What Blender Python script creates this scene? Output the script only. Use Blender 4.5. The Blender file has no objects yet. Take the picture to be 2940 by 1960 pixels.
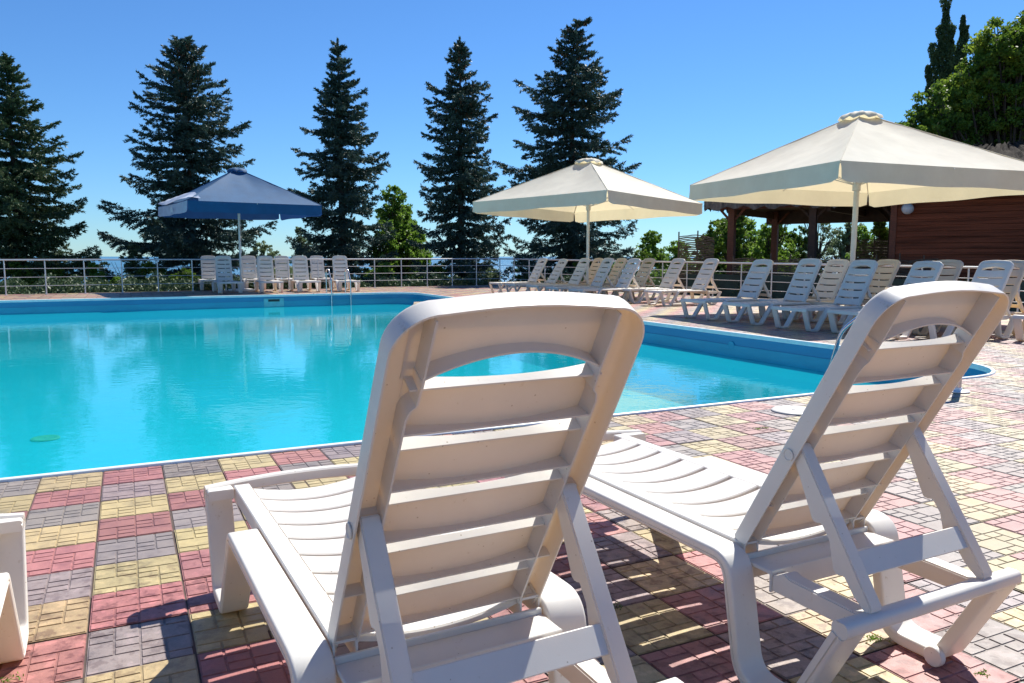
import bpy, bmesh, math, random
import numpy as np
from mathutils import Vector, Matrix
R = math.radians
random.seed(7)
rng = np.random.default_rng(11)
sc = bpy.context.scene
C = sc.collection

# ------------------------------------------------------------------ materials
def new_mat(name):
    m = bpy.data.materials.new(name); m.use_nodes = True
    nt = m.node_tree
    for n in list(nt.nodes): nt.nodes.remove(n)
    out = nt.nodes.new('ShaderNodeOutputMaterial')
    return m, nt, out
def N(nt, t, **kw):
    n = nt.nodes.new(t)
    for k, v in kw.items():
        if k in ('operation', 'blend_type', 'data_type', 'attribute_name', 'noise_dimensions', 'sky_type', 'distribution', 'wave_type', 'bands_direction', 'feature'):
            setattr(n, k, v)
        else:
            n.inputs[k].default_value = v
    return n
def noise(nt, scale, detail=4, rough=.6, vec=None, stretch=None):
    tc = nt.nodes.new('ShaderNodeTexCoord')
    src = tc.outputs['Object']
    if stretch:
        mp = nt.nodes.new('ShaderNodeMapping'); mp.inputs['Scale'].default_value = stretch
        nt.links.new(src, mp.inputs['Vector']); src = mp.outputs['Vector']
    n = N(nt, 'ShaderNodeTexNoise', Scale=scale, Detail=detail, Roughness=rough)
    nt.links.new(src, n.inputs['Vector'])
    return n
def ramp(nt, fac, stops):
    r = nt.nodes.new('ShaderNodeValToRGB'); e = r.color_ramp.elements
    while len(e) < len(stops): e.new(0.5)
    for i, (p, c) in enumerate(stops):
        e[i].position = p; e[i].color = (*c, 1)
    nt.links.new(fac, r.inputs['Fac'])
    return r
def simple(name, col, rough=.5, metal=0, var=.15, scale=8, bump=0, bscale=60, trans=0, tcol=None, stretch=None, spec=.5):
    m, nt, out = new_mat(name)
    n = noise(nt, scale, stretch=stretch)
    a = tuple(max(0, c*(1-var)) for c in col); b = tuple(min(1, c*(1+var)) for c in col)
    r = ramp(nt, n.outputs['Fac'], [(.3, a), (.7, b)])
    p = N(nt, 'ShaderNodeBsdfPrincipled', Roughness=rough, Metallic=metal)
    p.inputs['Specular IOR Level'].default_value = spec
    nt.links.new(r.outputs['Color'], p.inputs['Base Color'])
    if bump:
        n2 = noise(nt, bscale, stretch=stretch)
        b_ = N(nt, 'ShaderNodeBump', Strength=bump, Distance=.01)
        nt.links.new(n2.outputs['Fac'], b_.inputs['Height']); nt.links.new(b_.outputs['Normal'], p.inputs['Normal'])
    if trans:
        t = N(nt, 'ShaderNodeBsdfTranslucent'); t.inputs['Color'].default_value = (*(tcol or col), 1)
        mx = N(nt, 'ShaderNodeMixShader', Fac=trans)
        nt.links.new(p.outputs[0], mx.inputs[1]); nt.links.new(t.outputs[0], mx.inputs[2])
        nt.links.new(mx.outputs[0], out.inputs[0])
    else:
        nt.links.new(p.outputs[0], out.inputs[0])
    return m
M = {}
def plastic(name, col, tcol, tr=.22):
    m, nt, out = new_mat(name)
    n = noise(nt, 5, 6, .65)
    r = ramp(nt, n.outputs['Fac'], [(.3, tuple(c*.93 for c in col)), (.6, col)])
    n3 = noise(nt, 38, 5, .7)
    r3 = ramp(nt, n3.outputs['Fac'], [(.24, (.60, .53, .42)), (.36, (1, 1, 1))])
    mu = N(nt, 'ShaderNodeMix', data_type='RGBA', blend_type='MULTIPLY'); mu.inputs[0].default_value = .8
    nt.links.new(r.outputs[0], mu.inputs[6]); nt.links.new(r3.outputs[0], mu.inputs[7])
    vo = nt.nodes.new('ShaderNodeTexVoronoi'); vo.inputs['Scale'].default_value = 26
    tcv = nt.nodes.new('ShaderNodeTexCoord'); nt.links.new(tcv.outputs['Object'], vo.inputs['Vector'])
    rv = ramp(nt, vo.outputs['Distance'], [(.035, (.30, .24, .17)), (.06, (1, 1, 1))])
    mv = N(nt, 'ShaderNodeMix', data_type='RGBA', blend_type='MULTIPLY'); mv.inputs[0].default_value = .7
    nt.links.new(mu.outputs[2], mv.inputs[6]); nt.links.new(rv.outputs[0], mv.inputs[7]); mu = mv
    p = N(nt, 'ShaderNodeBsdfPrincipled', Roughness=.34)
    nt.links.new(mu.outputs[2], p.inputs['Base Color'])
    n2 = noise(nt, 420, 3, .6)
    b_ = N(nt, 'ShaderNodeBump', Strength=.10, Distance=.002)
    nt.links.new(n2.outputs['Fac'], b_.inputs['Height']); nt.links.new(b_.outputs['Normal'], p.inputs['Normal'])
    rr = ramp(nt, n.outputs['Fac'], [(.3, (.28,)*3), (.7, (.45,)*3)])
    nt.links.new(rr.outputs[0], p.inputs['Roughness'])
    t = N(nt, 'ShaderNodeBsdfTranslucent'); t.inputs['Color'].default_value = (*tcol, 1)
    mx = N(nt, 'ShaderNodeMixShader', Fac=tr)
    nt.links.new(p.outputs[0], mx.inputs[1]); nt.links.new(t.outputs[0], mx.inputs[2])
    nt.links.new(mx.outputs[0], out.inputs[0])
    return m
M['plastic'] = plastic('white_plastic', (.87, .855, .795), (.80, .57, .30), .26)
M['cream_plastic'] = plastic('cream_plastic', (.83, .78, .64), (.86, .62, .32), .36)
M['steel'] = simple('stainless_steel', (.62, .62, .62), .22, 1, .05)
M['fence_paint'] = simple('fence_paint', (.62, .63, .64), .35, .35, .06)
M['rubber'] = simple('rubber', (.03, .03, .035), .6, 0, .1)
M['canvas'] = simple('cream_canvas', (.71, .69, .60), .8, 0, .09, 2, .8, 3, .34, (.86, .74, .46))
M['blue_canvas'] = simple('blue_canvas', (.010, .085, .20), .75, 0, .12, 3, .15, 300, .15, (.03, .10, .38))
M['faded_canvas'] = simple('faded_canvas', (.50, .56, .68), .8, 0, .12, 4, .1, 200, .2)
M['text_white'] = simple('text_white', (.8, .8, .8), .7)
M['pole_paint'] = simple('pole_paint', (.72, .71, .66), .4, 0, .05)
M['plank'] = simple('cabin_planks', (.17, .05, .026), .85, 0, .55, 1.6, .4, 30, stretch=(.25, .25, 7), spec=.2)
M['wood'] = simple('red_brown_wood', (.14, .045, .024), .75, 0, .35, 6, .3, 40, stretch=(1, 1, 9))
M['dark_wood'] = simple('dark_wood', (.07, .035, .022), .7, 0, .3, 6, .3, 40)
M['wicker'] = simple('wicker', (.12, .085, .06), .85, 0, .5, 14, .8, 50, stretch=(1, 1, 5))
M['thatch'] = simple('thatch', (.15, .125, .105), .95, 0, .5, 9, 1, 70, stretch=(1, 1, .3))
M['shaded_thatch'] = simple('shaded_thatch', (.035, .028, .023), .95, 0, .5, 9, 1, 70, stretch=(1, 1, .3), spec=.1)  # cabin roof thatch with its shaded side put into a darker colour
M['lamp_glass'] = simple('lamp_glass', (.62, .66, .72), .3, 0, .03, trans=.2)
M['white_paint'] = simple('white_paint', (.78, .79, .79), .4, 0, .05)
M['dark_slot'] = simple('dark_slot', (.02, .03, .03), .7)
M['bark'] = simple('bark', (.07, .05, .038), .9, 0, .3, 12, .6, 30)
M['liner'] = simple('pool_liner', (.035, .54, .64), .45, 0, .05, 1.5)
M['liner_shaded'] = simple('pool_liner_shaded', (.010, .22, .40), .4, 0, .08, 1.2, stretch=(1, 1, 7))  # upper wall band: same liner, its shade put into a darker colour
M['liner_mid'] = simple('pool_liner_lower', (.012, .30, .44), .4, 0, .10, 1.2, stretch=(1, 1, 5))  # lower wall band: same liner, light off the water painted in
M['coping'] = simple('coping', (.74, .78, .78), .4, 0, .08)
M['skimmer'] = simple('skimmer_plastic', (.16, .46, .50), .5, 0, .1)
M['lid'] = simple('lid_plastic', (.48, .46, .43), .5, 0, .15)
M['drain'] = simple('drain', (.16, .50, .16), .5, 0, .2)
M['tarp'] = simple('dark_green_tarp', (.008, .035, .035), .7, 0, .4, 2)

def leafmat(name, c1, c2, c3, scale=1.2, tr=.3, rough=.55):
    m, nt, out = new_mat(name)
    n = noise(nt, scale, 5, .7)
    r = ramp(nt, n.outputs['Fac'], [(.32, c1), (.5, c2), (.68, c3)])
    p = N(nt, 'ShaderNodeBsdfPrincipled', Roughness=rough)
    p.inputs['Specular IOR Level'].default_value = .35
    nt.links.new(r.outputs[0], p.inputs['Base Color'])
    t = N(nt, 'ShaderNodeBsdfTranslucent')
    nt.links.new(r.outputs[0], t.inputs['Color'])
    mx = N(nt, 'ShaderNodeMixShader', Fac=tr)
    nt.links.new(p.outputs[0], mx.inputs[1]); nt.links.new(t.outputs[0], mx.inputs[2])
    nt.links.new(mx.outputs[0], out.inputs[0])
    return m
M['spruce'] = leafmat('spruce_needles', (.028, .055, .042), (.055, .10, .078), (.11, .17, .145), 1.1, .15)
M['spruce2'] = leafmat('spruce_needles_green', (.03, .06, .026), (.06, .105, .046), (.12, .16, .08), 1.1, .15)
M['cones'] = leafmat('spruce_cones', (.10, .045, .02), (.15, .07, .03), (.2, .1, .05), 3, .05)
M['leaf'] = leafmat('bright_leaves', (.08, .16, .02), (.15, .27, .035), (.27, .40, .06), 1.5, .5)
M['leaf_dark'] = leafmat('maple_leaves', (.05, .10, .015), (.11, .19, .022), (.26, .33, .04), .9, .5)
M['leaf_grey'] = leafmat('grey_green_leaves', (.09, .13, .06), (.15, .21, .10), (.25, .31, .16), 1.5, .4)
M['leaf_poplar'] = leafmat('poplar_leaves', (.04, .075, .03), (.07, .12, .045), (.11, .17, .07), 1.2, .4)
M['flowers'] = leafmat('orange_flowers', (.08, .12, .02), (.5, .2, .02), (.65, .35, .05), 3, .3)

# paving: three pigments and painted glare from the tile attribute, weathering on top
def paving():
    m, nt, out = new_mat('concrete_pavers')
    at = N(nt, 'ShaderNodeAttribute', attribute_name='tint')
    n = noise(nt, 9, 8, .72)
    hs = ramp(nt, n.outputs['Fac'], [(.30, (.58, .56, .56)), (.48, (.98, .97, .96)), (.72, (1.12, 1.10, 1.08))])
    mu = N(nt, 'ShaderNodeMix', data_type='RGBA', blend_type='MULTIPLY'); mu.inputs[0].default_value = .75
    nt.links.new(at.outputs['Color'], mu.inputs[6]); nt.links.new(hs.outputs[0], mu.inputs[7])
    ns = noise(nt, 17, 7, .62); nl_ = noise(nt, .45, 2, .5)
    st = ramp(nt, ns.outputs['Fac'], [(.41, (.60, .54, .55)), (.48, (1, 1, 1)), (.55, (1, 1, 1)), (.63, (1.35, 1.3, 1.35))])
    sm = ramp(nt, nl_.outputs['Fac'], [(.42, (0, 0, 0)), (.55, (1, 1, 1))])
    mu3 = N(nt, 'ShaderNodeMix', data_type='RGBA', blend_type='MULTIPLY')
    nt.links.new(sm.outputs[0], mu3.inputs[0]); nt.links.new(mu.outputs[2], mu3.inputs[6]); nt.links.new(st.outputs[0], mu3.inputs[7])
    mu = mu3
    n2 = noise(nt, 260, 4, .7)
    g = ramp(nt, n2.outputs['Fac'], [(.35, (.86,)*3), (.65, (1.06,)*3)])
    mu2 = N(nt, 'ShaderNodeMix', data_type='RGBA', blend_type='MULTIPLY'); mu2.inputs[0].default_value = 1
    nt.links.new(mu.outputs[2], mu2.inputs[6]); nt.links.new(g.outputs[0], mu2.inputs[7])
    p = N(nt, 'ShaderNodeBsdfPrincipled', Roughness=.62)
    nt.links.new(mu2.outputs[2], p.inputs['Base Color'])
    b_ = N(nt, 'ShaderNodeBump', Strength=.35, Distance=.003)
    nt.links.new(n2.outputs['Fac'], b_.inputs['Height']); nt.links.new(b_.outputs['Normal'], p.inputs['Normal'])
    rr = ramp(nt, n.outputs['Fac'], [(.3, (.34,)*3), (.6, (.60,)*3)])
    nt.links.new(rr.outputs[0], p.inputs['Roughness'])
    nt.links.new(p.outputs[0], out.inputs[0])
    return m
M['paving'] = paving()
M['joint'] = simple('joint_sand', (.085, .06, .05), .95, 0, .3, 20)
M['soil'] = simple('soil', (.10, .085, .045), .95, 0, .4, 1.5)
M['hill'] = simple('hill', (.035, .055, .02), .95, 0, .5, .8, 1, 4)

def water_mat():
    m, nt, out = new_mat('pool_water')
    tc = nt.nodes.new('ShaderNodeTexCoord')
    def nz(scale, st, det):
        mp = nt.nodes.new('ShaderNodeMapping'); mp.inputs['Scale'].default_value = st
        nt.links.new(tc.outputs['Object'], mp.inputs['Vector'])
        n = N(nt, 'ShaderNodeTexNoise', Scale=scale, Detail=det, Roughness=.5)
        nt.links.new(mp.outputs[0], n.inputs['Vector']); return n
    n1 = nz(1.3, (1, 1, 1), 2); n2 = nz(6.5, (1, 1.3, 1), 3)
    b1 = N(nt, 'ShaderNodeBump', Strength=1, Distance=.0035)
    b2 = N(nt, 'ShaderNodeBump', Strength=1, Distance=.0020)
    nt.links.new(n1.outputs['Fac'], b1.inputs['Height'])
    nt.links.new(n2.outputs['Fac'], b2.inputs['Height']); nt.links.new(b1.outputs[0], b2.inputs['Normal'])
    fr = N(nt, 'ShaderNodeFresnel', IOR=1.48); nt.links.new(b2.outputs[0], fr.inputs['Normal'])
    gl = N(nt, 'ShaderNodeBsdfGlossy', Roughness=.015); gl.inputs['Color'].default_value = (1, 1, 1, 1)
    nt.links.new(b2.outputs[0], gl.inputs['Normal'])
    tr = N(nt, 'ShaderNodeBsdfTransparent'); tr.inputs['Color'].default_value = (.55, .93, .96, 1)
    mx = N(nt, 'ShaderNodeMixShader')
    df = N(nt, 'ShaderNodeBsdfDiffuse'); df.inputs['Color'].default_value = (.006, .37, .45, 1)
    lw = N(nt, 'ShaderNodeLayerWeight', Blend=.5); mk = ramp(nt, lw.outputs['Facing'], [(.66, (.10,)*3), (.93, (.84,)*3)])   # longer path through the cloudy water at low angles
    m1 = N(nt, 'ShaderNodeMixShader'); nt.links.new(mk.outputs[0], m1.inputs[0]); nt.links.new(tr.outputs[0], m1.inputs[1]); nt.links.new(df.outputs[0], m1.inputs[2])
    nt.links.new(fr.outputs[0], mx.inputs[0]); nt.links.new(m1.outputs[0], mx.inputs[1]); nt.links.new(gl.outputs[0], mx.inputs[2])
    nt.links.new(mx.outputs[0], out.inputs[0])
    return m
M['water'] = water_mat()
def sea_mat():
    m, nt, out = new_mat('sea')
    n = noise(nt, .05, 6, .7, stretch=(1, 4, 1))
    r = ramp(nt, n.outputs['Fac'], [(.3, (.03, .12, .20)), (.7, (.05, .17, .26))])
    p = N(nt, 'ShaderNodeBsdfPrincipled', Roughness=.3)
    nt.links.new(r.outputs[0], p.inputs['Base Color'])
    b_ = N(nt, 'ShaderNodeBump', Strength=1, Distance=2.0)
    n2 = noise(nt, .4, 4, .6)
    nt.links.new(n2.outputs['Fac'], b_.inputs['Height']); nt.links.new(b_.outputs[0], p.inputs['Normal'])
    nt.links.new(p.outputs[0], out.inputs[0])
    return m
M['sea'] = sea_mat()

# ------------------------------------------------------------------ object helpers
def tag(o, label=None, cat=None, group=None, kind=None):
    if label: o['label'] = label
    if cat: o['category'] = cat
    if group: o['group'] = group
    if kind: o['kind'] = kind
    return o
def empty(name, loc=(0, 0, 0), rz=0):
    o = bpy.data.objects.new(name, None); C.objects.link(o)
    o.location = loc; o.rotation_euler = (0, 0, rz); o.empty_display_size = .1
    return o
class MB:
    def __init__(s): s.v = []; s.f = []
    def add(s, vs, fs):
        o = len(s.v); s.v += [tuple(v) for v in vs]; s.f += [tuple(i+o for i in f) for f in fs]
        return s
    def box(s, a, b):
        x0, y0, z0 = a; x1, y1, z1 = b
        return s.add([(x0,y0,z0),(x1,y0,z0),(x1,y1,z0),(x0,y1,z0),(x0,y0,z1),(x1,y0,z1),(x1,y1,z1),(x0,y1,z1)],
                     [(0,3,2,1),(4,5,6,7),(0,1,5,4),(1,2,6,5),(2,3,7,6),(3,0,4,7)])
    def hexa(s, p):   # 8 points, bottom 4 then top 4
        return s.add(p, [(0,3,2,1),(4,5,6,7),(0,1,5,4),(1,2,6,5),(2,3,7,6),(3,0,4,7)])
    def tube(s, pts, r, n=10, cap=True):
        pts = [Vector(p) for p in pts]; rs = r if isinstance(r, (list, tuple)) else [r]*len(pts)
        rings = []; up = None
        for i, p in enumerate(pts):
            d = (pts[min(i+1, len(pts)-1)]-pts[max(i-1, 0)]).normalized()
            if up is None: up = d.orthogonal().normalized()
            up = (up-d*up.dot(d)).normalized(); sd = d.cross(up)
            rings.append([p+(up*math.cos(2*math.pi*k/n)+sd*math.sin(2*math.pi*k/n))*rs[i] for k in range(n)])
        vs = [v for r_ in rings for v in r_]
        fs = [(i*n+k, i*n+(k+1)%n, (i+1)*n+(k+1)%n, (i+1)*n+k) for i in range(len(pts)-1) for k in range(n)]
        if cap: fs += [tuple(range(n))[::-1], tuple((len(pts)-1)*n+k for k in range(n))]
        return s.add(vs, fs)
    def sweep(s, rings, closed=False, cap=True):   # rings: list of same-length point lists (closed profiles)
        n = len(rings[0]); m = len(rings)
        vs = [v for r_ in rings for v in r_]; fs = []
        for i in range(m if closed else m-1):
            j = (i+1) % m
            for k in range(n): fs.append((i*n+k, i*n+(k+1)%n, j*n+(k+1)%n, j*n+k))
        if cap and not closed: fs += [tuple(range(n))[::-1], tuple((m-1)*n+k for k in range(n))]
        return s.add(vs, fs)
    def poly(s, pts2, y0, y1, f):   # extrude polygon between y0,y1; f maps (u,v,y)->xyz
        n = len(pts2)
        vs = [f(u, v, y0) for u, v in pts2]+[f(u, v, y1) for u, v in pts2]
        fs = [tuple(range(n))[::-1], tuple(range(n, 2*n))]+[(k, (k+1)%n, (k+1)%n+n, k+n) for k in range(n)]
        return s.add(vs, fs)
    def mesh(s, name, smooth=35, bevel=0, segs=2):
        me = bpy.data.meshes.new(name); me.from_pydata(s.v, [], s.f)
        bm = bmesh.new(); bm.from_mesh(me)
        bmesh.ops.recalc_face_normals(bm, faces=bm.faces)
        if bevel:
            es = [e for e in bm.edges if len(e.link_faces) == 2 and e.calc_face_angle(0) > R(40)]
            bmesh.ops.bevel(bm, geom=es, offset=bevel, segments=segs, affect='EDGES', clamp_overlap=True)
        bm.to_mesh(me); bm.free()
        if not smooth: me.shade_flat()
        if smooth:
            me.shade_smooth(); me.set_sharp_from_angle(angle=R(smooth))
        return me
    def build(s, name, mat, parent=None, **kw):
        me = s.mesh(name, **kw); me.materials.append(M[mat] if isinstance(mat, str) else mat)
        o = bpy.data.objects.new(name, me); C.objects.link(o)
        if parent: o.parent = parent
        return o
def raw(name, v, f, mat, parent=None, smooth=False):
    """fast quad mesh from numpy arrays"""
    me = bpy.data.meshes.new(name); v = np.asarray(v, np.float32); f = np.asarray(f, np.int32)
    me.vertices.add(len(v)); me.vertices.foreach_set('co', v.ravel())
    k = f.shape[1]
    me.loops.add(f.size); me.loops.foreach_set('vertex_index', f.ravel())
    me.polygons.add(len(f)); me.polygons.foreach_set('loop_start', np.arange(len(f), dtype=np.int32)*k)
    me.update(calc_edges=True); me.validate(); me.shade_flat()
    me.materials.append(M[mat])
    o = bpy.data.objects.new(name, me); C.objects.link(o)
    if parent: o.parent = parent
    return o
def copy_tree(o, parent=None):
    c = o.copy(); C.objects.link(c); c.parent = parent
    for ch in kids[o.name] if o.name in kids else []:
        copy_tree(ch, c)
    return c
kids = {}
def snapshot(o):
    kids[o.name] = list(o.children)
    for ch in o.children: snapshot(ch)
def fillet(pts, rad, n=6):
    out = [Vector(pts[0])]
    for i in range(1, len(pts)-1):
        p0, p, p1 = Vector(pts[i-1]), Vector(pts[i]), Vector(pts[i+1])
        r = rad[i] if isinstance(rad, (list, tuple)) else rad
        a = (p0-p); b = (p1-p); la, lb = a.length, b.length; a.normalize(); b.normalize()
        ang = a.angle(b); t = min(r/math.tan(ang/2), la*.48, lb*.48)
        A = p+a*t; B = p+b*t
        for k in range(n+1):
            u = k/n; out.append((A*(1-u)**2+p*2*u*(1-u)+B*u**2))
    out.append(Vector(pts[-1]))
    return out

# ------------------------------------------------------------------ camera
cam_d = bpy.data.cameras.new('camera'); cam = bpy.data.objects.new('camera', cam_d); C.objects.link(cam)
cam_d.sensor_width = 23.5; cam_d.lens = 18.0*1.0; cam_d.clip_end = 60000; cam_d.clip_start = .05
cam.location = (0, 0, 1.2); PITCH = math.atan(196.5/1800)
cam.rotation_euler = (R(90)-PITCH, 0, 0)
sc.camera = cam
F_ = 1800*18*2352/23.5/18/1801.5
def ray(u, v):
    d = Vector((0, math.cos(PITCH), -math.sin(PITCH)))+Vector((1, 0, 0))*((u-1176)/1800)-Vector((0, math.sin(PITCH), math.cos(PITCH)))*((v-784)/1800)
    return d
def at(u, v, z=0.0):
    d = ray(u, v); t = (z-1.2)/d.z
    return Vector((d.x*t, d.y*t, z))
def aty(u, v, y):
    d = ray(u, v); t = y/d.y
    return Vector((d.x*t, y, 1.2+d.z*t))

# ------------------------------------------------------------------ light
SUN = Vector((.445, .727, 1)).normalized()
world = bpy.data.worlds.new('World'); sc.world = world; world.use_nodes = True
wn = world.node_tree
bg = wn.nodes['Background']
sky = wn.nodes.new('ShaderNodeTexSky'); sky.sky_type = 'NISHITA'; sky.sun_disc = False
sky.sun_elevation = math.asin(SUN.z); sky.sun_rotation = math.atan2(SUN.x, SUN.y)
sky.altitude = 0; sky.air_density = 1.0; sky.dust_density = 0; sky.ozone_density = 6.0
tn_ = wn.nodes.new('ShaderNodeMix'); tn_.data_type = 'RGBA'; tn_.blend_type = 'MULTIPLY'; tn_.inputs[0].default_value = 1
tn_.inputs[7].default_value = (.57, .86, 1.13, 1)
wn.links.new(sky.outputs[0], tn_.inputs[6]); wn.links.new(tn_.outputs[2], bg.inputs['Color']); bg.inputs['Strength'].default_value = .072
sl = bpy.data.lights.new('sun', 'SUN'); sl.energy = 5.0; sl.angle = R(.53); sl.color = (1, .96, .88)
so = bpy.data.objects.new('sun', sl); C.objects.link(so)
so.rotation_euler = (-SUN).to_track_quat('-Z', 'Y').to_euler(); so.location = (10, 20, 30)
sc.view_settings.view_transform = 'Standard'; sc.view_settings.look = 'None'
sc.view_settings.exposure = .75; sc.view_settings.gamma = 1

# ------------------------------------------------------------------ pool frame
EA = R(26.2); e1 = Vector((math.cos(EA), math.sin(EA), 0)); e2 = Vector((-math.sin(EA), math.cos(EA), 0))
def P(a, b, z=0.0): return e1*a+e2*b+Vector((0, 0, z))
def toab(p): return (p.x*e1.x+p.y*e1.y, p.x*e2.x+p.y*e2.y)
A0, A1, B0, B1 = -17.0, 8.5, 4.9, 24.95
def outline(inset=0.0, n=8, r=.95):
    pts = []
    for (cx, cy, s0) in ((A0+r, B0+r, 180), (A1-r, B0+r, 270), (A1-r, B1-r, 0), (A0+r, B1-r, 90)):
        for k in range(n+1):
            t = R(s0+90*k/n); pts.append((cx+(r-inset)*math.cos(t), cy+(r-inset)*math.sin(t)))
    return pts
# ------------------------------------------------------------------ paving
T = .30
c0 = toab(at(583*.408, 928+378*.408))
def ingrid():
    fence_l0, fence_l1, fence_r1 = Vector((-15.6-12*.875, 24.2-12*.484, 0)), Vector((-.5, 32.5, 0)), Vector((14.1, 11.35, 0))
    o = outline(.02); poly = np.array(o)
    def inside_pool(a, b, grow):
        # rounded rectangle distance
        r = .95
        qx = max(A0+r-a, a-(A1-r), 0); qy = max(B0+r-b, b-(B1-r), 0)
        return math.hypot(qx, qy) < r+grow
    V = []; Fc = []; cols = []
    def push(a, b, g=.008):     # cut the tile back to the coping
        r = .95; cx_ = min(max(a, A0+r), A1-r); cy_ = min(max(b, B0+r), B1-r)
        dx, dy = a-cx_, b-cy_; L_ = math.hypot(dx, dy)
        if L_ < 1e-9 or L_ >= r+g: return a, b
        return cx_+dx/L_*(r+g), cy_+dy/L_*(r+g)
    tones = [(.35, .150, .138), (.245, .200, .182), (.41, .32, .165)]
    rects = [(0,1,0,1),(0,1,1,3),(1,2,0,1),(1,2,1,2),(1,2,2,3),(2,4,0,2),(0,2,3,5),(0,1,5,6),(1,2,5,6),(2,3,2,3),(2,3,3,4),(2,3,4,6),(3,4,2,4),(3,4,4,5),(3,4,5,6)]
    i0, i1 = int((-27)/T), int(28/T); j0, j1 = int(-6/T), int(31/T)
    nl = (fence_l1-fence_l0).normalized(); nl = Vector((-nl.y, nl.x, 0))
    nr = (fence_r1-fence_l1).normalized(); nr = Vector((-nr.y, nr.x, 0))
    for i in range(i0, i1):
        for j in range(j0, j1):
            a = c0[0]+i*T; b = c0[1]-.0+j*T; ca, cb = a+T/2, b+T/2
            if inside_pool(ca, cb, -.149): continue
            p = P(ca, cb)
            if (p-fence_l0).dot(nl) > .25 or (p-fence_l1).dot(nr) > .25: continue
            if p.y < -2.0 or abs(p.x) > p.y*.80+3.6: continue
            d = math.hypot(p.x, p.y)
            k = (i-j+2) % 3
            if random.random() < .05: k = random.randrange(3)
            col = np.array(tones[k])*random.uniform(.86, 1.14)
            col = col*(1+np.array([random.uniform(-.05, .05) for _ in range(3)]))
            bl = max(0, min(1, (p.y-4+p.x*.6)/7))  # grazing glare painted into the tile colour, stronger farther off and rightward
            if inside_pool(ca, cb, .18):   # cut tile: clip later by coping
                pass
            tz = random.uniform(-.003, .0022); sx = random.uniform(-.006, .006); sy = random.uniform(-.006, .006)
            if d < 15:
                gap = .0040; ch = .0026; flip = random.randrange(3)
                e = .003; o_ = len(V)
                for (x, y) in ((a+e, b+e), (a+T-e, b+e), (a+T-e, b+T-e), (a+e, b+T-e)):
                    v = P(*push(x, y)); V.append((v.x, v.y, tz+sx*(x-ca)+sy*(y-cb)-.0030))
                Fc.append((o_, o_+1, o_+2, o_+3)); cols.append(col*.80)
                for (x0, x1, y0, y1) in rects:
                    X0, X1, Y0, Y1 = x0/4, x1/4, y0/6, y1/6
                    if flip & 1: X0, X1 = 1-X1, 1-X0
                    if flip & 2: Y0, Y1 = 1-Y1, 1-Y0
                    if flip % 4 == 3: X0, X1, Y0, Y1 = Y0, Y1, X0, X1
                    e = .0035
                    if inside_pool(a+T*(X0+X1)/2, b+T*(Y0+Y1)/2, .012): continue
                    xa, xb = a+e+(T-2*e)*X0+gap*.5, a+e+(T-2*e)*X1-gap*.5
                    ya, yb = b+e+(T-2*e)*Y0+gap*.5, b+e+(T-2*e)*Y1-gap*.5
                    zz = tz+random.uniform(-.0004, .0004)
                    h = lambda x, y: zz+sx*(x-ca)+sy*(y-cb)
                    o_ = len(V)
                    for (x, y, q) in ((xa, ya, -.006), (xb, ya, -.006), (xb, yb, -.006), (xa, yb, -.006)):
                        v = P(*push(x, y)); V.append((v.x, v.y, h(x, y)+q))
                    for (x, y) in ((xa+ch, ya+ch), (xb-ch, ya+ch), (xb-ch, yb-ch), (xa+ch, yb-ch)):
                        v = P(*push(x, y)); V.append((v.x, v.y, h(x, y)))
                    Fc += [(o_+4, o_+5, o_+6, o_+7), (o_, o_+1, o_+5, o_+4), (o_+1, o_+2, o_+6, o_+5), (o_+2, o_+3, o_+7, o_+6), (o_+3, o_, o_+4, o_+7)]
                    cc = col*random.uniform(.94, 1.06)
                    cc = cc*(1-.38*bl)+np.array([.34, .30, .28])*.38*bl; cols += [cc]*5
            else:
                e = .004; o_ = len(V)
                for (x, y) in ((a+e, b+e), (a+T-e, b+e), (a+T-e, b+T-e), (a+e, b+T-e)):
                    v = P(*push(x, y)); V.append((v.x, v.y, tz+sx*(x-ca)+sy*(y-cb)))
                Fc.append((o_, o_+1, o_+2, o_+3)); cols.append(col*.96)
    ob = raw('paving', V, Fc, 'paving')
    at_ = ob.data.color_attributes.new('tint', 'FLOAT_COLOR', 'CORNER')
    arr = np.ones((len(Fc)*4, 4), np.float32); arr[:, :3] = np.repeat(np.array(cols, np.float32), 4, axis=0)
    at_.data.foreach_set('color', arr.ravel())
    tag(ob, kind='structure')
    # bedding below the pavers, with the pool cut out
    mb = MB(); o1 = outline(-.02, 8); n = len(o1)
    big = []
    for (x, y) in o1:
        cx, cy = (A0+A1)/2, (B0+B1)/2; dx, dy = x-cx, y-cy
        s = min(40/abs(dx) if dx else 1e9, 34/abs(dy) if dy else 1e9); big.append((cx+dx*s, cy+dy*s))
    vs = [P(x, y, -.0062) for x, y in o1]+[P(x, y, -.0062) for x, y in big]
    # keep the bedding inside the fence line
    out_ = []
    for q, v in enumerate(vs):
        if q >= n:
            for l0, nn in ((fence_l0, nl), (fence_l1, nr)):
                dd = (v-l0).dot(nn)
                if dd > .6:
                    ctr = P((A0+A1)/2, (B0+B1)/2); dc = (ctr-l0).dot(nn); t = (dd-.6)/(dd-dc); v = v+(ctr-v)*t; v.z = -.0062
        out_.append(v)
    mb.add(out_, [(k, (k+1) % n, n+(k+1) % n, n+k) for k in range(n)])
    tag(mb.build('joint_sand', 'joint', smooth=0), kind='structure')
ingrid()

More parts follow.
